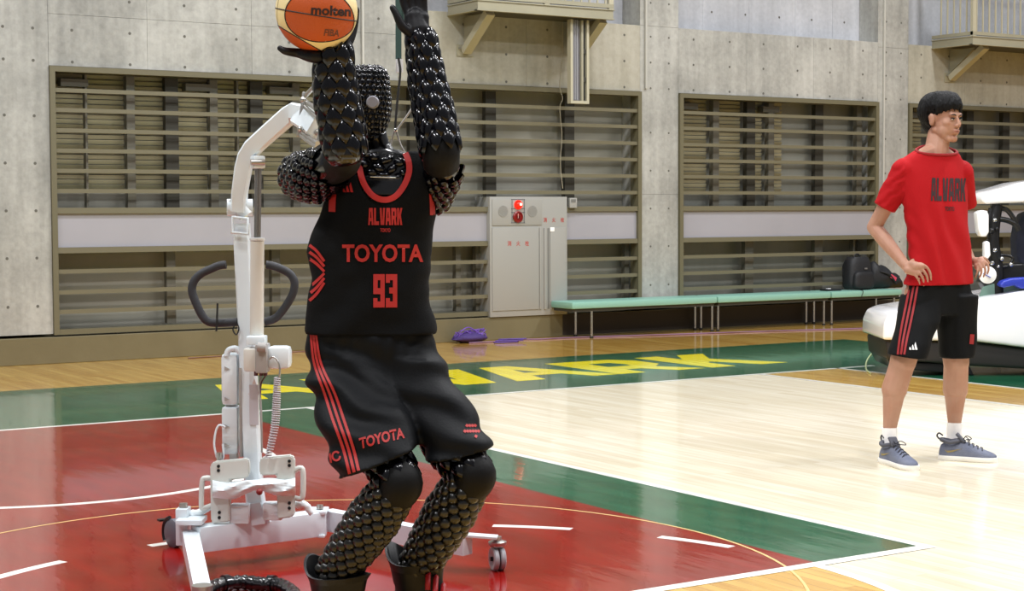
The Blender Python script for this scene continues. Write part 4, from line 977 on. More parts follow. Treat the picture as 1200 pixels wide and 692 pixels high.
# hands
def hand(chains, palm, vox=.0035, m=M_glove, name='hand', par=rob, smooth=3):
    b = MB()
    for pts, rad in palm+chains:
        P = catmull(pts, 5); rr = np.interp(np.linspace(0, 1, len(P)), np.linspace(0, 1, len(rad)), rad); b.tube(P, [float(r) for r in rr], 12); b.ball(P[-1], rr[-1]*1.02, 12, 8); b.ball(P[0], rr[0], 12, 8)
    co, fs = remesh(b, vox, smooth); return from_co(name, co, fs, m, par)
def H(l, d=0): return [G(x, y, d+dd) for x, y, dd in l]
hd = -.09
hR = hand([(H([(487, 22, 0), (481, 2, .0), (480, -14, -.01), (482, -28, -.02)], hd), [.013, .012, .011, .009]),
      (H([(481, 24, 0), (473, 4, -.0), (471, -12, -.01), (474, -25, -.02)], hd), [.0125, .012, .0105, .009]),
      (H([(493, 22, 0), (489, 0, 0), (489, -17, -.01), (490, -30, -.02)], hd), [.013, .012, .011, .009]),
      (H([(498, 24, 0), (497, 4, 0), (498, -10, -.01), (499, -20, -.02)], hd), [.012, .011, .010, .008]),
      (H([(482, 40, -.02), (471, 30, -.035), (464, 16, -.04), (460, 9, -.04)], hd), [.016, .015, .012, .010])],
     [(H([(491, 48, 0), (489, 34, 0), (487, 20, 0)], hd), [.036, .040, .030]), (H([(482, 38, 0), (480, 20, 0)], hd), [.024, .018]), (H([(495, 42, 0), (496, 20, 0)], hd), [.022, .019])])
bD = 5.02; bc = PD(371, 13, bD); br_ = .1232
def BB(x, y, out=0.0, back=False):      # a point on (or just off) the ball surface under a picture point
    d = ray(x, y).normalized(); oc = CAM_C-bc; b_ = oc.dot(d); r = br_+out; disc = b_*b_-(oc.length_squared-r*r)
    if disc < 0: q = CAM_C+d*(-b_); return bc+(q-bc).normalized()*r
    return CAM_C+d*(-b_+(math.sqrt(disc) if back else -math.sqrt(disc)))
g = .014
def BK(l, out=g): return [BB(x, y, out, True) for x, y in l]
hLw = G(391, 68, -.35)
pm = [BB(392, 60, .02, True), BB(400, 48, .016, True)]
hL = hand([
      ([hLw+V((0, 0, .03)), BB(402, 50, g, True), BB(410, 34, g), BB(414, 20, g), BB(415, 10, g)][0:1]+BK([(402, 48), (408, 34), (411, 20), (412, 9)]), [.02, .016, .013, .012, .010]),
      ([PD(400, 60, 5.06), PD(409, 46, 5.08), PD(414, 30, 5.09), PD(416.5, 12, 5.08)], [.020, .017, .015, .013]),
      (BK([(398, 50), (398, 30), (398, 14), (397, 2)]), [.015, .013, .012, .010]),
      (BK([(390, 52), (386, 32), (385, 16), (384, 4)]), [.015, .013, .012, .010]),
      (BK([(382, 54), (374, 36), (371, 22), (370, 12)]), [.014, .012, .011, .009]),
      ([G(386, 66, -.36), BB(366, 66, .016), BB(349, 64.5, .014), G(335, 60, -.39), G(328, 56.5, -.39)], [.024, .02, .015, .012, .009])],
     [([hLw, G(393, 60, -.33), BB(394, 54, .018, True)], [.036, .034, .026]), ([G(384, 66, -.35), BB(384, 58, .016, True)], [.026, .018]), ([G(400, 62, -.34), BB(403, 50, .016, True)], [.024, .018])])
# legs
def leg(knee, ank, hip, kd, ad, hdp):
    k = G(*knee, kd); a = G(*ank, ad); h = G(*hip, hdp)
    th = limb('thigh', [h, h.lerp(k, .5), k], [.085, .08, .062])
    armour(th, [h.lerp(k, .62), h.lerp(k, .8), k.lerp(h, .06)], [.078, .072, .064], .046, .048, t=.014, single=False)
    sh = limb('shin', [k, k.lerp(a, .35), k.lerp(a, .7), a], [.060, .068, .058, .045])
    armour(sh, [k.lerp(a, .10), k.lerp(a, .4), k.lerp(a, .75), k.lerp(a, 1.0)], [.060, .070, .060, .050], .038, .038, single=False, kind='bump', t=.020)
    # rubber knee pad: a cap over the front of the joint
    dk = (k-h).normalized(); dn = (a-k).normalized()
    kp = limb('knee_pad', [k-dk*.06+(dk-dn).normalized()*.006, k+(dk-dn).normalized()*.012, k+dn*.05+(dk-dn).normalized()*.014, k+dn*.09+(dk-dn).normalized()*.014], [.062, .069, .063, .06], M_rub)
    return k, a
kL, aL = leg((467, 566), (392, 672), (410, 440), -.22, -.05, .0)
kR, aR = leg((553, 556), (487, 668), (470, 436), -.13, .05, .02)
# boots: wide flared cuff, foot pointing to the picture's right
M_boot = mat('charcoal_boot', '0c0d11', .45, spec=.3, bump=.08, bscale=30)
def boot(a, fw, cuff, ex=0):
    fw = V(fw).normalized(); sd = fw.cross(V((0, 0, 1)))
    rs = []
    for k in range(13):
        t = k/12; z = .012+t*cuff; back = .075-.005*t; front = .19*(1-t)**1.6+.075; w = .058+.006*t
        if t > .72: fl = (t-.72)/.28; w += .03*fl; front += (.035+ex)*fl; back += .035*fl
        c = V((a.x, a.y, 0))+V((0, 0, z)); R = []
        tip = .055*max(0, (t-.72)/.28)
        for i in range(32):
            an = 2*PI*i/32; ca, sa = math.cos(an), math.sin(an); L = front if ca > 0 else back; h = tip*abs(ca)**3*(1 if ca < 0 else .3)
            R.append(c+fw*L*ca*(abs(ca)**.15)+sd*w*sa*(1 if ca < .2 else 1-.25*(ca-.2))+V((0, 0, h)))
        rs.append(R)
    # inner wall so that the cuff is hollow
    top = rs[-1]; cen = sum(top, V())/32
    rs.append([cen+(p-cen)*.92 for p in top]); rs.append([cen+(p-cen)*.75-V((0, 0, .09)) for p in top])
    bt_ = MB().rings(rs).build('boot', M_boot, rob, smooth=60)
    sl = MB(); base = [V((a.x, a.y, .0)) + (p-V((a.x, a.y, 0)))*1.0 for p in rs[0]]
    cb_ = V((a.x, a.y, 0))
    sl.rings([[V((cb_.x+(p.x-cb_.x)*1.06, cb_.y+(p.y-cb_.y)*1.06, z)) for p in rs[0]] for z in (0, .02)]); sl.build('sole', M_rub, bt_, smooth=40)
    return bt_
boot(aL, CR*.75-V((CF.x, CF.y, 0))*.5, .215, .03)
b2 = boot(aR, CR*.88-V((CF.x, CF.y, 0))*.47, .235)
for k in range(3):
    p = aR+CR*(.045+.025*k)-V((CF.x, CF.y, 0))*(.045+.02*k); p.z = .215-.022*k
    MB().tube(catmull([p+CF*(.035)+V((0, 0, -.02)), p+V((0, 0, .015)), p-V((CF.x, CF.y, 0))*.05+V((0, 0, -.012)), p-V((CF.x, CF.y, 0))*.06+V((0, 0, -.04))]), .009, 8).build('red_strap', mat('red_strap', 'a31b20', .5), b2, smooth=60)
# ---- jersey
jk = [(178, 398, 502), (184, 390, 506), (200, 386, 509), (222, 384, 510), (250, 376, 510), (275, 366, 508), (295, 361, 506), (325, 366, 503), (350, 362, 504), (372, 357, 508), (386, 357, 510), (390, 359, 509)]
NJ, NR = 96, 70
rws = interp_rows(jk, NR)
jr = oval_rings(rws, lambda y: float(np.interp(y, [176, 190, 230, 300, 388], [.075, .10, .128, .125, .128])), n=NJ, e=2.7)
co = np.array([tuple(p) for R in jr for p in R])
fs = [[i*NJ+k, i*NJ+(k+1) % NJ, (i+1)*NJ+(k+1) % NJ, (i+1)*NJ+k] for i in range(NR-1) for k in range(NJ)]
def fj(x, y, q):
    f = .0035*noise.noise(V((x*.02, y*.012, 1)))*2
    f += .006*math.sin((x*.55+y*.8)*.11+2*noise.noise(V((x*.02, y*.02, 4))))*max(0, min(1, (y-300)/60))
    f += .004*noise.noise(V((x*.05, y*.05, 9)))
    return f
co = wrinkle(co, fs, fj)
jb = bvh_of(co, fs)
pxj = to_px(co)
front = (co-np.array(G(440, 280)))@np.array(V((CF.x, CF.y, 0)).normalized()) < 0
def inhole(f):
    x = pxj[f, 0].mean(); y = pxj[f, 1].mean(); fr__ = front[f].all()
    if ((x-449)/31)**2+((y-193)/(42 if fr__ else 22))**2 < 1 or (y < 186 and 420 < x < 478): return True
    if x < 391 and y < 216: return True       # arm hole on the raised arm's side
    if not fr__ and x > 498 and y < 240: return True
    return False
fs2 = [f for f in fs if not inhole(f)]
used = sorted({i for f in fs2 for i in f}); mp_ = {i: k for k, i in enumerate(used)}
jersey = from_co('jersey', co[used], [[mp_[i] for i in f] for f in fs2], M_jer, rob)
sd_ = jersey.modifiers.new('thick', 'SOLIDIFY'); sd_.thickness = .003; sd_.offset = -1
ring = [(421, 183), (422, 200), (427, 216), (437, 229), (450, 234), (463, 230), (473, 218), (479, 203), (479, 190), (475, 179)]
decal_strip('neck_trim', ring, 7, jb, M_jred, jersey, off=.004)
decal_strip('armhole_trim', [(391, 220), (389.5, 234), (389, 248)], 8, jb, M_jred, jersey, off=.003)
decal_strip('armhole_trim', [(496, 183), (501, 196), (505, 215), (506.5, 235), (507, 252)], 6, jb, M_jred, jersey, off=.003)
decal_block('team_lettering', 'ALVARK', 451.5, 253.5, 40, 20, jb, M_jred, jersey)
decal_text('city_lettering', 'TOKYO', 451.5, 269.5, 12, 4.5, jb, M_jred, jersey, bold=.02)
decal_text('sponsor_lettering', 'TOYOTA', 448.5, 296.5, 95, 21, jb, M_jred, jersey, bold=.03)
decal_block('player_number', '93', 451.5, 340.5, 28, 39, jb, M_jred, jersey)
three_bar_mark(408, 225, 12, jb, M_jred, jersey)
for k in range(3):
    decal_strip('side_stripe', [(362.5, 287+k*8), (371, 294+k*7.5), (380, 306+k*6)], (3.6, 3.0), jb, M_jred, jersey, off=.003)
    decal_strip('side_stripe', [(362.5, 352-k*8), (371, 344-k*7.5), (380, 331-k*5.5)], (3.6, 3.0), jb, M_jred, jersey, off=.003)
# ---- shorts
b = MB()
b.rings(oval_rings([(385, 364, 503), (390, 361, 507), (400, 359, 511), (420, 359, 517), (436, 362, 522), (448, 368, 522)], .12, n=48, e=2.4))
def cloth_leg(rows, n=40):
    rs = []
    for (x0, y0, x1, y1, d, dp) in rows:       # left and right edge of the section, depth offset, half depth
        A = G(x0, y0, d); B_ = G(x1, y1, d); c = (A+B_)/2; u = (B_-A)/2; F2 = V((CF.x, CF.y, 0)).normalized()
        rs.append([c+u*math.copysign(abs(math.cos(a))**.85, math.cos(a))+F2*dp*math.copysign(abs(math.sin(a))**.85, math.sin(a)) for a in [2*PI*i/n for i in range(n)]])
    return rs
b.rings(cloth_leg([(360, 420, 450, 420, .0, .12), (364, 455, 470, 448, -.05, .12), (374, 495, 482, 480, -.11, .115), (385, 530, 488, 503, -.16, .11), (395, 560, 493, 522, -.19, .108)]))
b.rings(cloth_leg([(430, 415, 518, 418, .0, .12), (445, 450, 530, 442, -.02, .115), (468, 485, 552, 475, -.05, .11), (490, 515, 564, 500, -.08, .108), (501, 540, 574, 524, -.11, .105)]))
co, fs = remesh(b, .0075, 6)
def fsh(x, y, q):
    f = 0
    # folds running from the hip down across each thigh
    u = (x-360)*.5+(y-400)*.9
    if y > 392: f += .011*math.sin((y-.35*x)*.16+2.4*noise.noise(V((x*.014, y*.018, 2))))*min(1, (y-392)/30)*(.35+.65*max(0, min(1, abs(x-480)/60)))
    if y < 420: f += .006*math.sin(x*.32+noise.noise(V((x*.03, y*.02, 7)))*3)*max(0, 1-(y-380)/45)
    f += .010*noise.noise(V((x*.022, y*.028, 5)))
    f *= max(0, min(1, (y-386)/14))
    return f
co = wrinkle(co, fs, fsh)
shorts = from_co('shorts', co, fs, M_sho, rob)
sb = bvh_of(co, fs)
for k in (-1, 0, 1):
    decal_strip('side_stripe', [(367+k*3, 390), (372+k*4, 425), (386+k*6, 460), (396+k*6.5, 490), (408+k*6, 525), (415+k*5.3, 553-k*2)], (2.6, 3.6), sb, M_jred, shorts, off=.004)
decal_text('sponsor_lettering', 'TOYOTA', 447.5, 512.5, 54, 13, sb, M_jred, shorts, bold=.035, ang=-14, shear=.1, dv=2)
three_bar_mark(384, 392, 11, sb, M_jred, shorts)
for k, (x, y, w) in enumerate(((553, 498.5, 13), (554, 505, 20), (560, 511, 6))):
    for i in range(int(w/3.2)): decal_strip('small_print', [(x-w/2+i*3.2, y+1+k*.0), (x-w/2+i*3.2+1.7, y-1.6)], 3.2, sb, M_jred, shorts, off=.003, n=2)
decal_strip('hem_emblem', [(394+4.5*math.cos(a), 534+5*math.sin(a)) for a in [k*.55 for k in range(11)]], 2.4, sb, M_jred, shorts, off=.003)
decal_strip('hem_emblem', [(386, 530), (388, 542)], 2.4, sb, M_jred, shorts, off=.003)
# ------------------------------------------------------------------ basketball
M_or = mat('orange_leather', 'b04c14', .5, bump=.25, bscale=420, spec=.4); M_cr = mat('cream_leather', 'dfcf9c', .5, bump=.25, bscale=420, spec=.4)
M_bseam = mat('black_seam', '1a1414', .6)
ballo = thing('basketball', 'orange and cream basketball resting in the robot raised hand', 'ball', bc)
b = MB(); nu, nv = 128, 64
e1, e2 = CR, CU; e3 = -CF
def b3(x, y):
    X = (x-371)/48; Y = -(y-13)/48; r2 = X*X+Y*Y
    if r2 > .998: k = .999/math.sqrt(r2); X *= k; Y *= k; r2 = X*X+Y*Y
    return V((X, Y, math.sqrt(1-r2)))
pa, pb, pc = b3(326, 30), b3(344, 43), b3(366, 55.5)
nrm = (pb-pa).cross(pc-pa).normalized(); dpl = nrm.dot(pa)
if nrm.dot(V((-.7, -.7, 0))) < dpl: nrm = -nrm; dpl = -dpl
ca = V((.13, -.235, 0))
for jv in range(nv+1):
    ph = PI*jv/nv
    for i in range(nu): th = 2*PI*i/nu; v = V((math.sin(ph)*math.cos(th), math.sin(ph)*math.sin(th), math.cos(ph))); b.v.append(tuple(bc+(e1*v.x+e2*v.y+e3*v.z)*br_))
def ballcol(v):
    s = 1 if v.z > 0 else -1
    if ((v.x*s-ca.x)/.81)**2+((v.y*s-ca.y)/.60)**2 < 1: return 0
    if nrm.dot(v) > dpl or nrm.dot(-v) > dpl: return 0
    return 1
for jv in range(nv):
    for i in range(nu):
        b.f.append([jv*nu+i, (jv+1)*nu+i, (jv+1)*nu+(i+1) % nu, jv*nu+(i+1) % nu]); ph = PI*(jv+.5)/nv; th = 2*PI*(i+.5)/nu
        b.mi.append(ballcol(V((math.sin(ph)*math.cos(th), math.sin(ph)*math.sin(th), math.cos(ph)))))
skin = b.build('ball_skin', [M_or, M_cr], ballo, smooth=180)
def onball(v, out=0): return bc+(e1*v.x+e2*v.y+e3*v.z).normalized()*(br_+out)
for s in (1, -1):
    pts = []
    for k in range(60):
        a = 2*PI*k/60; x, y = ca.x+.81*math.cos(a), ca.y+.60*math.sin(a); r2 = x*x+y*y
        if r2 > .995: q = .9975/math.sqrt(r2); x *= q; y *= q; r2 = x*x+y*y
        pts.append(onball(V((x*s, y*s, math.sqrt(1-r2)*s))))
    MB().tube(pts, .0021, 6, closed=True).build('seam', M_bseam, ballo, smooth=60)
def circ(n, d, k=72):
    a = n.orthogonal().normalized(); c = n.cross(a); r = math.sqrt(max(0, 1-d*d)); return [onball(n*d+(a*math.cos(2*PI*i/k)+c*math.sin(2*PI*i/k))*r) for i in range(k)]
MB().tube(circ(nrm, dpl), .002, 6, closed=True).build('seam', M_bseam, ballo, smooth=60)
MB().tube(circ(-nrm, dpl), .002, 6, closed=True).build('seam', M_bseam, ballo, smooth=60)
pa, pb, pc = b3(324, 11), b3(370, 25), b3(415, 26.5); n2 = (pb-pa).cross(pc-pa).normalized()
MB().tube(circ(n2, n2.dot(pa)), .0019, 6, closed=True).build('seam', M_bseam, ballo, smooth=60)
pa, pb, pc = b3(331, -3), b3(328, 14), b3(327, 30); n2 = (pb-pa).cross(pc-pa).normalized()
MB().tube(circ(n2, n2.dot(pa)), .001, 6, closed=True).build('seam', mat('thin_brown_seam', '6b5a44', .6), ballo, smooth=60)
bs = bvh_of([V(v) for v in b.v], b.f)
decal_text('ball_lettering', 'molten', 388, 12.5, 47, 12, bs, mat('dark_print', '2a1512', .5), ballo, bold=.035, ang=3, off=.0012, step=3)
decal_text('small_lettering', 'FIBA', 389, 38.5, 18, 8, bs, mat('brown_print', '5a2410', .5), ballo, bold=.03, ang=3, shear=.15, off=.0012, step=3)
# ------------------------------------------------------------------ strap hanging above the robot
M_strap = mat('dark_green_strap', '2f4a45', .7)
hs = thing('safety_strap', 'dark green safety strap hanging from above behind the robot raised left hand', 'strap', G(466, 60, .22))
def strip(name, pts, w, m, par, D=.22):
    P = [G(x, y, D) for x, y in pts]; b = MB()
    for p, q_ in zip(P, P[1:]): b.beam(p, q_, w, .004, up=V((CF.x, CF.y, 0)).normalized())
    return b.build(name, m, par)
strip('webbing', [(466, -160), (467, 30), (467, 70)], .020, M_strap, hs)
strip('webbing', [(462, -160), (470, 0), (478, 45), (482, 60)], .020, M_strap, hs, .24)
lbq = MB().box(G(468, 77, .215), (.024, .008, .045), rot=fr).build('strap_label', mat('white_cloth_tag', 'dcdcdf', .8), hs)
for pts, r in ((((467, 68), (469, 85), (466, 115), (463, 150)), .0042), (((463, 150), (459, 165), (457, 182)), .003), (((464, 152), (469, 168), (475, 180)), .003), (((464, 153), (474, 140), (488, 120), (505, 105)), .0035)):
    MB().tube(catmull([G(x, y, .2) for x, y in pts], 6), r, 6).build('cord', M_black if r > .0035 else M_grey, hs, smooth=60)
MB().ball(G(464, 152, .19), .007, 10, 8).build('ring', M_chrome, hs, smooth=180)
# ------------------------------------------------------------------ the standing person
PDp = 9.2
def Q(x, y, d=0.0): return PD(x, y, PDp+d)
ps = PDp/CAM_F
FH = V((CF.x, CF.y, 0)).normalized()
M_skin = mat('skin', 'a9826e', .55, sss=.1, col2='a27762', cscale=9, spec=.35)
M_hair = mat('black_hair', '070709', .6, bump=.6, bscale=60, stretch=(3, 3, .6), spec=.2)
M_tee = mat('red_cotton', 'a00a13', .8, bump=.15, bscale=200, spec=.2)
M_bshort = mat('black_polyester', '08090a', .75, bump=.15, bscale=150, spec=.16)
per = thing('person', 'person in a red t-shirt and black shorts standing with hands on hips', 'person', (PZ(1051, 545, 0)+PZ(1130, 538, 0))/2)
# head frame: X to the figure's own left, Y the way the face looks, Z up
th = math.radians(37); hf = (CR*math.sin(th)-FH*math.cos(th)+V((0, 0, -.02))).normalized(); hs_ = V((0, 0, 1)).cross(hf).normalized(); hu = hf.cross(hs_)*-1
hu = hs_.cross(hf)*-1 if (hs_.cross(hf)).z < 0 else hs_.cross(hf)
hc_ = Q(1105, 138.5)
HS = 1.07
def HL(x, y, z): return hc_+(hs_*x+hf*y+hu*(z-.004))*HS
HR = Matrix((hs_, hf, hu)).transposed()
b = MB()
def cap(p, q, r0, r1=None): 
    r1 = r0 if r1 is None else r1; b.tube([p, (p+q)/2, q], [r0, (r0+r1)/2, r1], 14); b.ball(p, r0, 14, 10); b.ball(q, r1, 14, 10)
b.ball(HL(0, -.014, .03), (.082, .104, .096), 28, 18, HR)
b.ball(HL(0, .022, -.03), (.071, .073, .092), 28, 18, HR)
for s in (-1, 1): b.ball(HL(s*.036, .030, -.058), (.034, .042, .046), 18, 12, HR)
b.ball(HL(0, .066, -.102), (.026, .022, .02), 16, 12, HR)
for s in (-1, 1):
    cap(HL(s*.055, -.005, -.055), HL(s*.022, .058, -.102), .02, .018)
    b.ball(HL(s*.040, .056, -.022), (.026, .026, .022), 16, 12, HR)
    b.ball(HL(s*.011, .098, -.037), .0085, 10, 8)
    b.ball(HL(s*.079, -.008, -.008), (.009, .019, .032), 14, 10, HR); b.ball(HL(s*.082, -.012, .006), (.007, .018, .02), 12, 8, HR)
cap(HL(-.034, .080, .02), HL(.034, .080, .02), .013)
cap(HL(0, .087, .010), HL(0, .101, -.031), .008, .012)
cap(HL(-.018, .087, -.061), HL(0, .093, -.059), .006, .0075); cap(HL(.018, .087, -.061), HL(0, .093, -.059), .006, .0075)
cap(HL(-.014, .087, -.071), HL(.014, .087, -.071), .008)
# neck, trunk
cap(HL(0, -.018, -.06), Q(1096, 184, .0), .062, .068)
for s, (x, y, d) in ((-1, (1058, 204, -.09)), (1, (1128, 206, .10))): cap(Q(1095, 187, .0), Q(x, y, d), .050, .044)
cap(Q(1096, 177, 0), Q(1080, 182, -.04), .056, .038); cap(Q(1097, 177, 0), Q(1112, 184, .045), .056, .038)
cap(Q(1095, 222, 0), Q(1099, 300, 0), .085, .085); cap(Q(1086, 345, -.03), Q(1114, 345, .05), .085, .085)
# arms
shR, elR, wrR = Q(1056, 208, -.09), Q(1024.5, 266, .05), Q(1062, 312, -.13)
cap(shR, elR, .046, .041); cap(elR, elR.lerp(wrR, .35), .041, .042); cap(elR.lerp(wrR, .35), wrR, .042, .027)
shL, elL, wrL = Q(1126, 210, .11), Q(1117, 262, .29), Q(1138, 306, .14)
cap(shL, elL, .044, .042); cap(elL, wrL, .042, .028)
# legs
legs = [((1080, 345, -.05), (1058, 424, -.12), (1048, 456, -.08), (1042.5, 503, -.05), (1043, 530, -.05)), ((1115, 345, .06), (1120.5, 424, .06), (1119.5, 456, .10), (1118.5, 497, .11), (1118, 522, .11))]
for h, k, c_, a, f in legs:
    h, k, c_, a, f = [Q(*t) for t in (h, k, c_, a, f)]
    cap(h, k, .095, .072); cap(k, c_, .068, .070); cap(c_, a, .064, .036); cap(a, f, .034, .034)
    b.ball(c_+FH*.02, (.05, .058, .10), 16, 12, fr); b.ball(k-FH*.03, (.035, .03, .045), 14, 10, fr)
# hands: palm and five separate fingers each
def fing(pts, rad):
    P = catmull([Q(*p) for p in pts], 5); rr = np.interp(np.linspace(0, 1, len(P)), np.linspace(0, 1, len(rad)), rad); b.tube(P, [float(v) for v in rr], 10); b.ball(P[-1], float(rr[-1]), 10, 8); b.ball(P[0], float(rr[0]), 10, 8)
dR = -.16
cap(wrR, Q(1072, 312, dR), .026, .027); cap(Q(1064, 316, dR+.01), Q(1074, 319, dR), .024, .022); cap(Q(1069, 309, dR), Q(1079, 312, dR-.01), .02, .019)
fing([(1079, 308.5, dR-.01), (1086, 313, dR-.018), (1090, 320, dR-.012), (1091, 328, dR+.00)], [0.0084, 0.0084, 0.0076, 0.0060])
fing([(1077, 312, dR-.01), (1083, 318, dR-.020), (1086.5, 325, dR-.014), (1087, 332.5, dR-.0)], [0.0088, 0.0084, 0.0076, 0.0060])
fing([(1074, 316, dR-.01), (1079, 321.5, dR-.018), (1082, 328, dR-.012), (1082.5, 334.5, dR)], [0.0084, 0.0080, 0.0072, 0.0056])
fing([(1070, 319, dR-.0), (1074, 324, dR-.012), (1077, 329, dR-.008), (1078, 333.5, dR+.002)], [0.0076, 0.0072, 0.0064, 0.0052])
fing([(1066, 309, dR+.01), (1072, 304.5, dR+.03), (1079, 304.5, dR+.045), (1085, 307, dR+.05)], [.015, .013, .011, .008])
dL = .06
cap(wrL, Q(1148, 307, dL+.02), .025, .027); cap(Q(1146, 312, dL+.01), Q(1151, 308, dL), .022, .020)
fing([(1152, 304, dL), (1157, 309, dL-.012), (1158.5, 315, dL-.012), (1157, 321, dL-.002)], [0.0080, 0.0080, 0.0072, 0.0056])
fing([(1150, 307, dL-.01), (1154, 313, dL-.02), (1154.5, 319, dL-.018), (1152.5, 324, dL-.005)], [0.0084, 0.0080, 0.0072, 0.0056])
fing([(1147, 309, dL-.01), (1150, 315, dL-.022), (1149.5, 321, dL-.018), (1147.5, 325, dL-.005)], [0.0080, 0.0076, 0.0068, 0.0056])
fing([(1145, 311, dL-.008), (1145.5, 317, dL-.018), (1144, 322, dL-.014), (1142.5, 325, dL-.005)], [0.0072, 0.0068, 0.0060, 0.0048])
fing([(1148, 303, dL+.01), (1152, 302, dL+.02), (1156, 304, dL+.03), (1159, 308, dL+.035)], [0.0104, 0.0096, 0.0080, 0.0064])
co, fs = remesh(b, .0046, 2)
body = from_co('body', co, fs, M_skin, per)
bodyb = bvh_of(co, fs)
# face
M_lip = mat('lip_skin', '9a6557', .5); M_brow = mat('eyebrow_hair', '151112', .8); M_eye = mat('eye_white', 'c9c2bb', .3); M_iris = mat('dark_iris', '120c0a', .2)
for s in (-1, 1):
    e = HL(s*.031, .0865, -.004)
    ey = MB().ball(e, (.0125, .006, .0045), 14, 8, HR).build('eye', M_eye, body, smooth=180)
    MB().ball(e+hf*.0035, (.0048, .004, .0042), 12, 8, HR).build('iris', M_iris, body, smooth=180)
    MB().tube(catmull([HL(s*.017, .0905, -.0045), HL(s*.028, .0935, .0005), HL(s*.038, .0905, .0008), HL(s*.046, .083, -.004)], 4), .0022, 6).build('eyelid', M_brow, body, smooth=60)
    MB().tube(catmull([HL(s*.014, .0945, .015), HL(s*.03, .0955, .020), HL(s*.047, .085, .016)], 4), [.002]+[.0034]*6+[.002, .0012], 6).build('eyebrow', M_brow, body, smooth=60)
MB().tube(catmull([HL(-.021, .0885, -.0635), HL(-.008, .0985, -.0615), HL(0, .0995, -.0625), HL(.008, .0985, -.0615), HL(.021, .0885, -.0635)], 4), .0032, 8).build('upper_lip', M_lip, body, smooth=60)
MB().tube(catmull([HL(-.018, .088, -.069), HL(0, .0975, -.0705), HL(.018, .088, -.069)], 4), .0036, 8).build('lower_lip', M_lip, body, smooth=60)
for s in (-1, 1): MB().ball(HL(s*.0065, .1075, -.0395), (.003, .004, .0022), 8, 6, HR).build('nostril', mat('nostril_shadow', '5a3028', .8), body, smooth=180)
# hair in clumps over the skull
b = MB(); rnd = random.Random(11)
b.ball(HL(0, -.022, .048), (.089, .109, .089), 28, 18, HR)
b.ball(HL(0, -.06, .0), (.075, .062, .092), 22, 14, HR)
def skull(az, el, out=0):     # az 0 = face, pi = nape
    d = V((math.sin(az)*math.cos(el), math.cos(az)*math.cos(el), math.sin(el)))
    return HL(d.x*(.081+out), -.016+d.y*(.103+out), .034+d.z*(.096+out))
for k in range(64):
    az = 2*PI*k/64+rnd.uniform(-.05, .05); f = abs((az+PI) % (2*PI)-PI)/PI      # 0 face .. 1 nape
    if f < .30: e1_ = rnd.uniform(-.04, .16)
    elif f < .42: e1_ = rnd.uniform(-.22, -.02)
    elif f < .56: e1_ = rnd.uniform(.0, .12)
    else: e1_ = rnd.uniform(-.95, -.65)
    sw = .35 if f < .45 else .1
    pts = []
    for j_ in range(6):
        t = j_/5; el = 1.45+(e1_-1.45)*t; pts.append(skull(az+sw*(1-t), el, .004+.010*math.sin(PI*t)+rnd.uniform(-.002, .003)))
    P = catmull(pts, 3); rr = np.interp(np.linspace(0, 1, len(P)), [0, .4, .8, 1], [.010, .015, .010, .003]); b.tube(P, [float(v) for v in rr], 8)
co, fs = remesh(b, .004, 1)
co = wrinkle(co, fs, lambda x, y, q: .003*noise.noise(V((x*.9, y*.25, q.x*3))))
from_co('hair', co, fs, M_hair, per)
# t-shirt
def prings(rows, dep, yaw, n=56, e=2.3):
    rs = []
    for (y, xl, xr) in rows:
        dd = dep(y) if callable(dep) else dep; cx = (xl+xr)/2; w = (xr-xl)/2*ps; c0 = Q(cx, y, 0); R = []
        for i in range(n):
            a = 2*PI*i/n; c, s = math.cos(a), math.sin(a); X = w*abs(c)**(2/e)*math.copysign(1, c); Y = dd*abs(s)**(2/e)*math.copysign(1, s)
            R.append(c0+CR*X+FH*(Y+X*math.tan(yaw)))
        rs.append(R)
    return rs
yw = math.radians(24)
tk = [(168, 1083, 1111), (172, 1077, 1116), (180, 1063, 1128), (188, 1051, 1133), (200, 1046, 1136), (220, 1050, 1138), (245, 1056, 1138.5), (275, 1061, 1139), (300, 1062, 1141), (318, 1059, 1143), (333, 1057, 1144.5)]
b = MB(); b.rings(prings(interp_rows(tk, 40), lambda y: float(np.interp(y, [170, 180, 200, 240, 333], [.062, .08, .105, .120, .132])), yw))
def conet(p, q, r0, r1, sq=1): b.tube([p, p.lerp(q, .5), q], [r0, (r0+r1)/2, r1], 24)
conet(Q(1060, 201, -.08), Q(1036.5, 243, -.02), .070, .066); b.ball(Q(1060, 200, -.08), .072, 20, 14)
conet(Q(1126, 200, .08), Q(1131, 240, .21), .068, .064); b.ball(Q(1126, 202, .09), .070, 20, 14)
co, fs = remesh(b, .0065, 5)
def ft(x, y, q):
    f = .004*noise.noise(V((x*.05, y*.03, 3)))
    f += .008*math.sin((x-.28*y)*.30+2.2*noise.noise(V((x*.03, y*.012, 6))))*max(0, min(1, (y-215)/70))
    if x < 1060 and y < 250: f += .003*math.sin((y+x*.8)*.5+2*noise.noise(V((x*.1, y*.1, 2))))
    f += .004*math.sin((y-.9*x)*.33)*max(0, 1-abs(x-1064)/16)*max(0, min(1, (y-230)/30))
    return f
co = wrinkle(co, fs, ft)
tb2 = bvh_of(co, fs)
bf = (CR*math.sin(math.radians(26))-FH*math.cos(math.radians(26)))
nN = (V((0, 0, 1))+bf*.42).normalized(); N0 = Q(1097, 175.5)
d1 = nN.cross(CR).normalized(); d2 = nN.cross(d1)
hits = []
for k in range(36):
    a = 2*PI*k/36; d = d1*math.cos(a)+d2*math.sin(a); h_ = tb2.ray_cast(N0+d*.4, -d)
    if h_[0] is not None: hits.append(h_[0])
keep = [f for f in fs if not ((V(co[f].mean(0))-N0).dot(nN) > 0 and (V(co[f].mean(0))-N0).length < .16)]
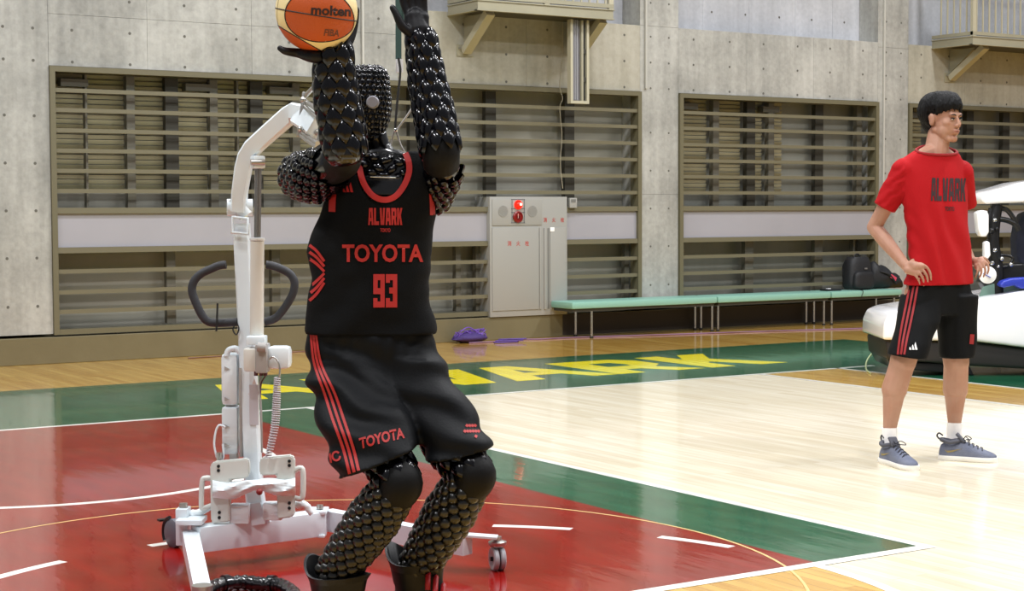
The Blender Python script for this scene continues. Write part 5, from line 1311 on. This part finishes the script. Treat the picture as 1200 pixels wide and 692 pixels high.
used = sorted({i for f in keep for i in f}); mp_ = {i: k for k, i in enumerate(used)}
tee = from_co('t_shirt', co[used], [[mp_[i] for i in f] for f in keep], M_tee, per)
MB().tube(hits, .008, 8, closed=True).build('collar', mat('dark_red_rib', '8a0a13', .8), tee, smooth=80)
M_dk = mat('dark_maroon_print', '2a1216', .7)
decal_block('shirt_lettering', 'ALVARK', 1111.5, 222, 43, 27, tb2, M_dk, tee, gap=.07, ang=1, narrow=.1)
decal_text('small_lettering', 'TOKYO', 1113, 244.5, 11, 5, tb2, M_dk, tee, bold=.03, step=3)
decal_strip('sleeve_tab', [(1024.5, 219), (1026, 226)], 2.0, tb2, M_dk, tee, n=2)
# shorts
b = MB(); b.rings(prings([(328, 1064, 1138), (334, 1061, 1141), (350, 1056, 1145), (368, 1055, 1145)], .118, yw, n=48))
def pleg(rows, n=36):
    rs = []
    for (x0, y0, x1, y1, d, dp) in rows:
        A = Q(x0, y0, d); B_ = Q(x1, y1, d); c = (A+B_)/2; u = (B_-A)/2
        rs.append([c+u*math.copysign(abs(math.cos(a))**.85, math.cos(a))+FH*dp*math.copysign(abs(math.sin(a))**.85, math.sin(a)) for a in [2*PI*i/n for i in range(n)]])
    return rs
b.rings(pleg([(1056, 345, 1105, 345, -.02, .12), (1050, 375, 1100, 377, -.09, .11), (1045, 400, 1091, 403, -.14, .10), (1041.5, 415, 1084, 421, -.155, .10)]))
b.rings(pleg([(1095, 345, 1145, 345, .04, .12), (1097, 375, 1144.5, 375, .05, .11), (1100, 400, 1143.5, 400, .06, .105), (1101, 419, 1141, 418, .06, .10)]))
co, fs = remesh(b, .007, 5)
co = wrinkle(co, fs, lambda x, y, q: .006*math.sin(x*.28+1.5*noise.noise(V((x*.04, y*.02, 8))))*max(0, min(1, (y-335)/50))+.004*noise.noise(V((x*.05, y*.04, 1))))
psh = from_co('shorts', co, fs, M_bshort, per); psb = bvh_of(co, fs)
M_ds = mat('dark_red_stripe', '8a1218', .7); M_wt = mat('white_print', 'e6e6e6', .6)
for k in range(3): decal_strip('side_stripe', [(1066+k*4.6, 335), (1061.5+k*4.8, 358), (1057+k*4.8, 380), (1054+k*4.3, 398), (1052+k*3.8, 415)], 2.5, psb, M_ds, psh, off=.004)
three_bar_mark(1070.5, 409.5, 9.5, psb, M_wt, psh)
decal_strip('red_print', [(1139.5, 391.5), (1138.5, 403)], 5, psb, M_ds, psh, off=.004, n=2)
# socks and shoes
M_sock = mat('white_sock', 'e8e6e6', .85, bump=.3, bscale=160, stretch=(1, 1, .15))
M_shoe = mat('blue_grey_knit', '5b6175', .75, bump=.4, bscale=220, col2='6a6f80', cscale=12); M_shoe2 = mat('slate_knit', '4b4c55', .75, bump=.3, bscale=220)
M_sole = mat('white_sole', 'e4e2de', .45); M_gold2 = mat('dull_gold_print', '8a7a48', .5); M_lace = mat('dark_lace', '2a2a33', .7)
def shoe(hp_, tp, anc, foot):
    hp_, tp = V(hp_), V(tp); fw = (tp-hp_); Lg = fw.length; fw.normalize(); sd = V((0, 0, 1)).cross(fw)     # sd: left of travel
    S_ = [0, .03, .09, .18, .3, .42, .54, .66, .78, .88, .95, .99, 1.0]
    W = [.012, .024, .032, .034, .034, .036, .042, .048, .049, .044, .033, .018, .006]
    Hh = [.055, .085, .098, .098, .102, .112, .098, .082, .068, .058, .048, .040, .034]
    up = MB(); rs = []
    for s, w, h in zip(S_, W, Hh):
        c = hp_+fw*Lg*s; R = []
        for i in range(20):
            a = PI*i/19; x = math.cos(a); z = math.sin(a)**.75; R.append(c+sd*w*x*(1 if z < .5 else 1-.25*(z-.5))+V((0, 0, .022+(h-.022)*z)))
        rs.append(R)
    up.rings(rs); sh = up.build('shoe', M_shoe, per, smooth=60)
    so = MB(); rs = []
    for z, g_ in ((0.0, .92), (.004, 1.0), (.02, 1.05), (.028, 1.0)):
        ring_ = [hp_+fw*Lg*(s*1.03-.015)+sd*(w+.004)*g_ for s, w in zip(S_, W)]+[hp_+fw*Lg*(s*1.03-.015)-sd*(w+.004)*g_ for s, w in list(zip(S_, W))[::-1]]
        rs.append([V((p.x, p.y, z+(.010 if False else 0))) for p in ring_])
    so.rings(rs).build('sole', M_sole, sh, smooth=50)
    # tongue, collar, heel loop, laces, toe cap line
    tg = MB().beam(hp_+fw*Lg*.44+V((0, 0, .105)), hp_+fw*Lg*.30+V((0, 0, .150)), .05, .014, up=fw, bev=.005).build('tongue', M_shoe2, sh, smooth=50)
    cc_ = hp_+fw*Lg*.20; MB().tube([cc_+(fw*.052*math.cos(a)+sd*.036*math.sin(a))+V((0, 0, .102+.012*abs(math.cos(a)))) for a in [2*PI*i/20 for i in range(20)]], .011, 8, closed=True).build('collar', M_shoe2, sh, smooth=60)
    MB().tube(catmull([hp_+fw*.012+V((0, 0, .105)), hp_-fw*.012+V((0, 0, .13)), hp_-fw*.002+V((0, 0, .148)), hp_+fw*.02+V((0, 0, .135))], 4), .0045, 8).build('heel_loop', M_lace, sh, smooth=60)
    for i in range(5):
        s = .42+.075*i; c = hp_+fw*Lg*s; h = float(np.interp(s, S_, Hh)); w = float(np.interp(s, S_, W))*.55
        MB().tube([c+sd*w+V((0, 0, h-.012)), c+sd*w*.5+V((0, 0, h+.003)), c-sd*w*.5+fw*.012+V((0, 0, h+.003)), c-sd*w+fw*.012+V((0, 0, h-.012))], .003, 6).build('lace', M_lace, sh, smooth=60)
    c = hp_+fw*Lg*.42+V((0, 0, .118))
    for s2 in (-1, 1): MB().tube(catmull([c, c+sd*.022*s2+fw*.015+V((0, 0, .018)), c+sd*.04*s2+fw*.04+V((0, 0, .0)), c+fw*.015], 5), .0025, 6).build('lace_bow', M_lace, sh, smooth=60)
    side = -sd if (-sd).dot(FH) < sd.dot(FH) else sd
    pts = [(.10, .062), (.16, .046), (.24, .050), (.42, .072), (.22, .058), (.15, .056)]
    sb_ = bvh_of([V(v) for v in up.v], up.f); vs = []
    for s, z in pts:
        o = hp_+fw*Lg*s+side*.3+V((0, 0, z)); h_ = sb_.ray_cast(o, -side); vs.append((h_[0] or hp_+fw*Lg*s+side*.05+V((0, 0, z)))+side*.0025)
    MB().add(vs, [tuple(range(len(vs)))]).build('side_mark', M_gold2, sh)
    sc = MB().tube([V((foot.x, foot.y, .06)), foot+(foot-anc)*.15, foot.lerp(anc, .5), anc+(anc-foot)*.08], [.046, .044, .0425, .0425], 18).build('sock', M_sock, sh, smooth=60)
ankR, ankL = Q(1042.5, 503, -.05), Q(1118.5, 497, .11)
shoe(PZ(1033.5, 541, 0), PZ(1072, 551.5, 0), ankR, Q(1043, 530, -.05))
shoe(PZ(1100.5, 538, 0), PZ(1168, 541.5, 0), ankL, Q(1118, 522, .11))
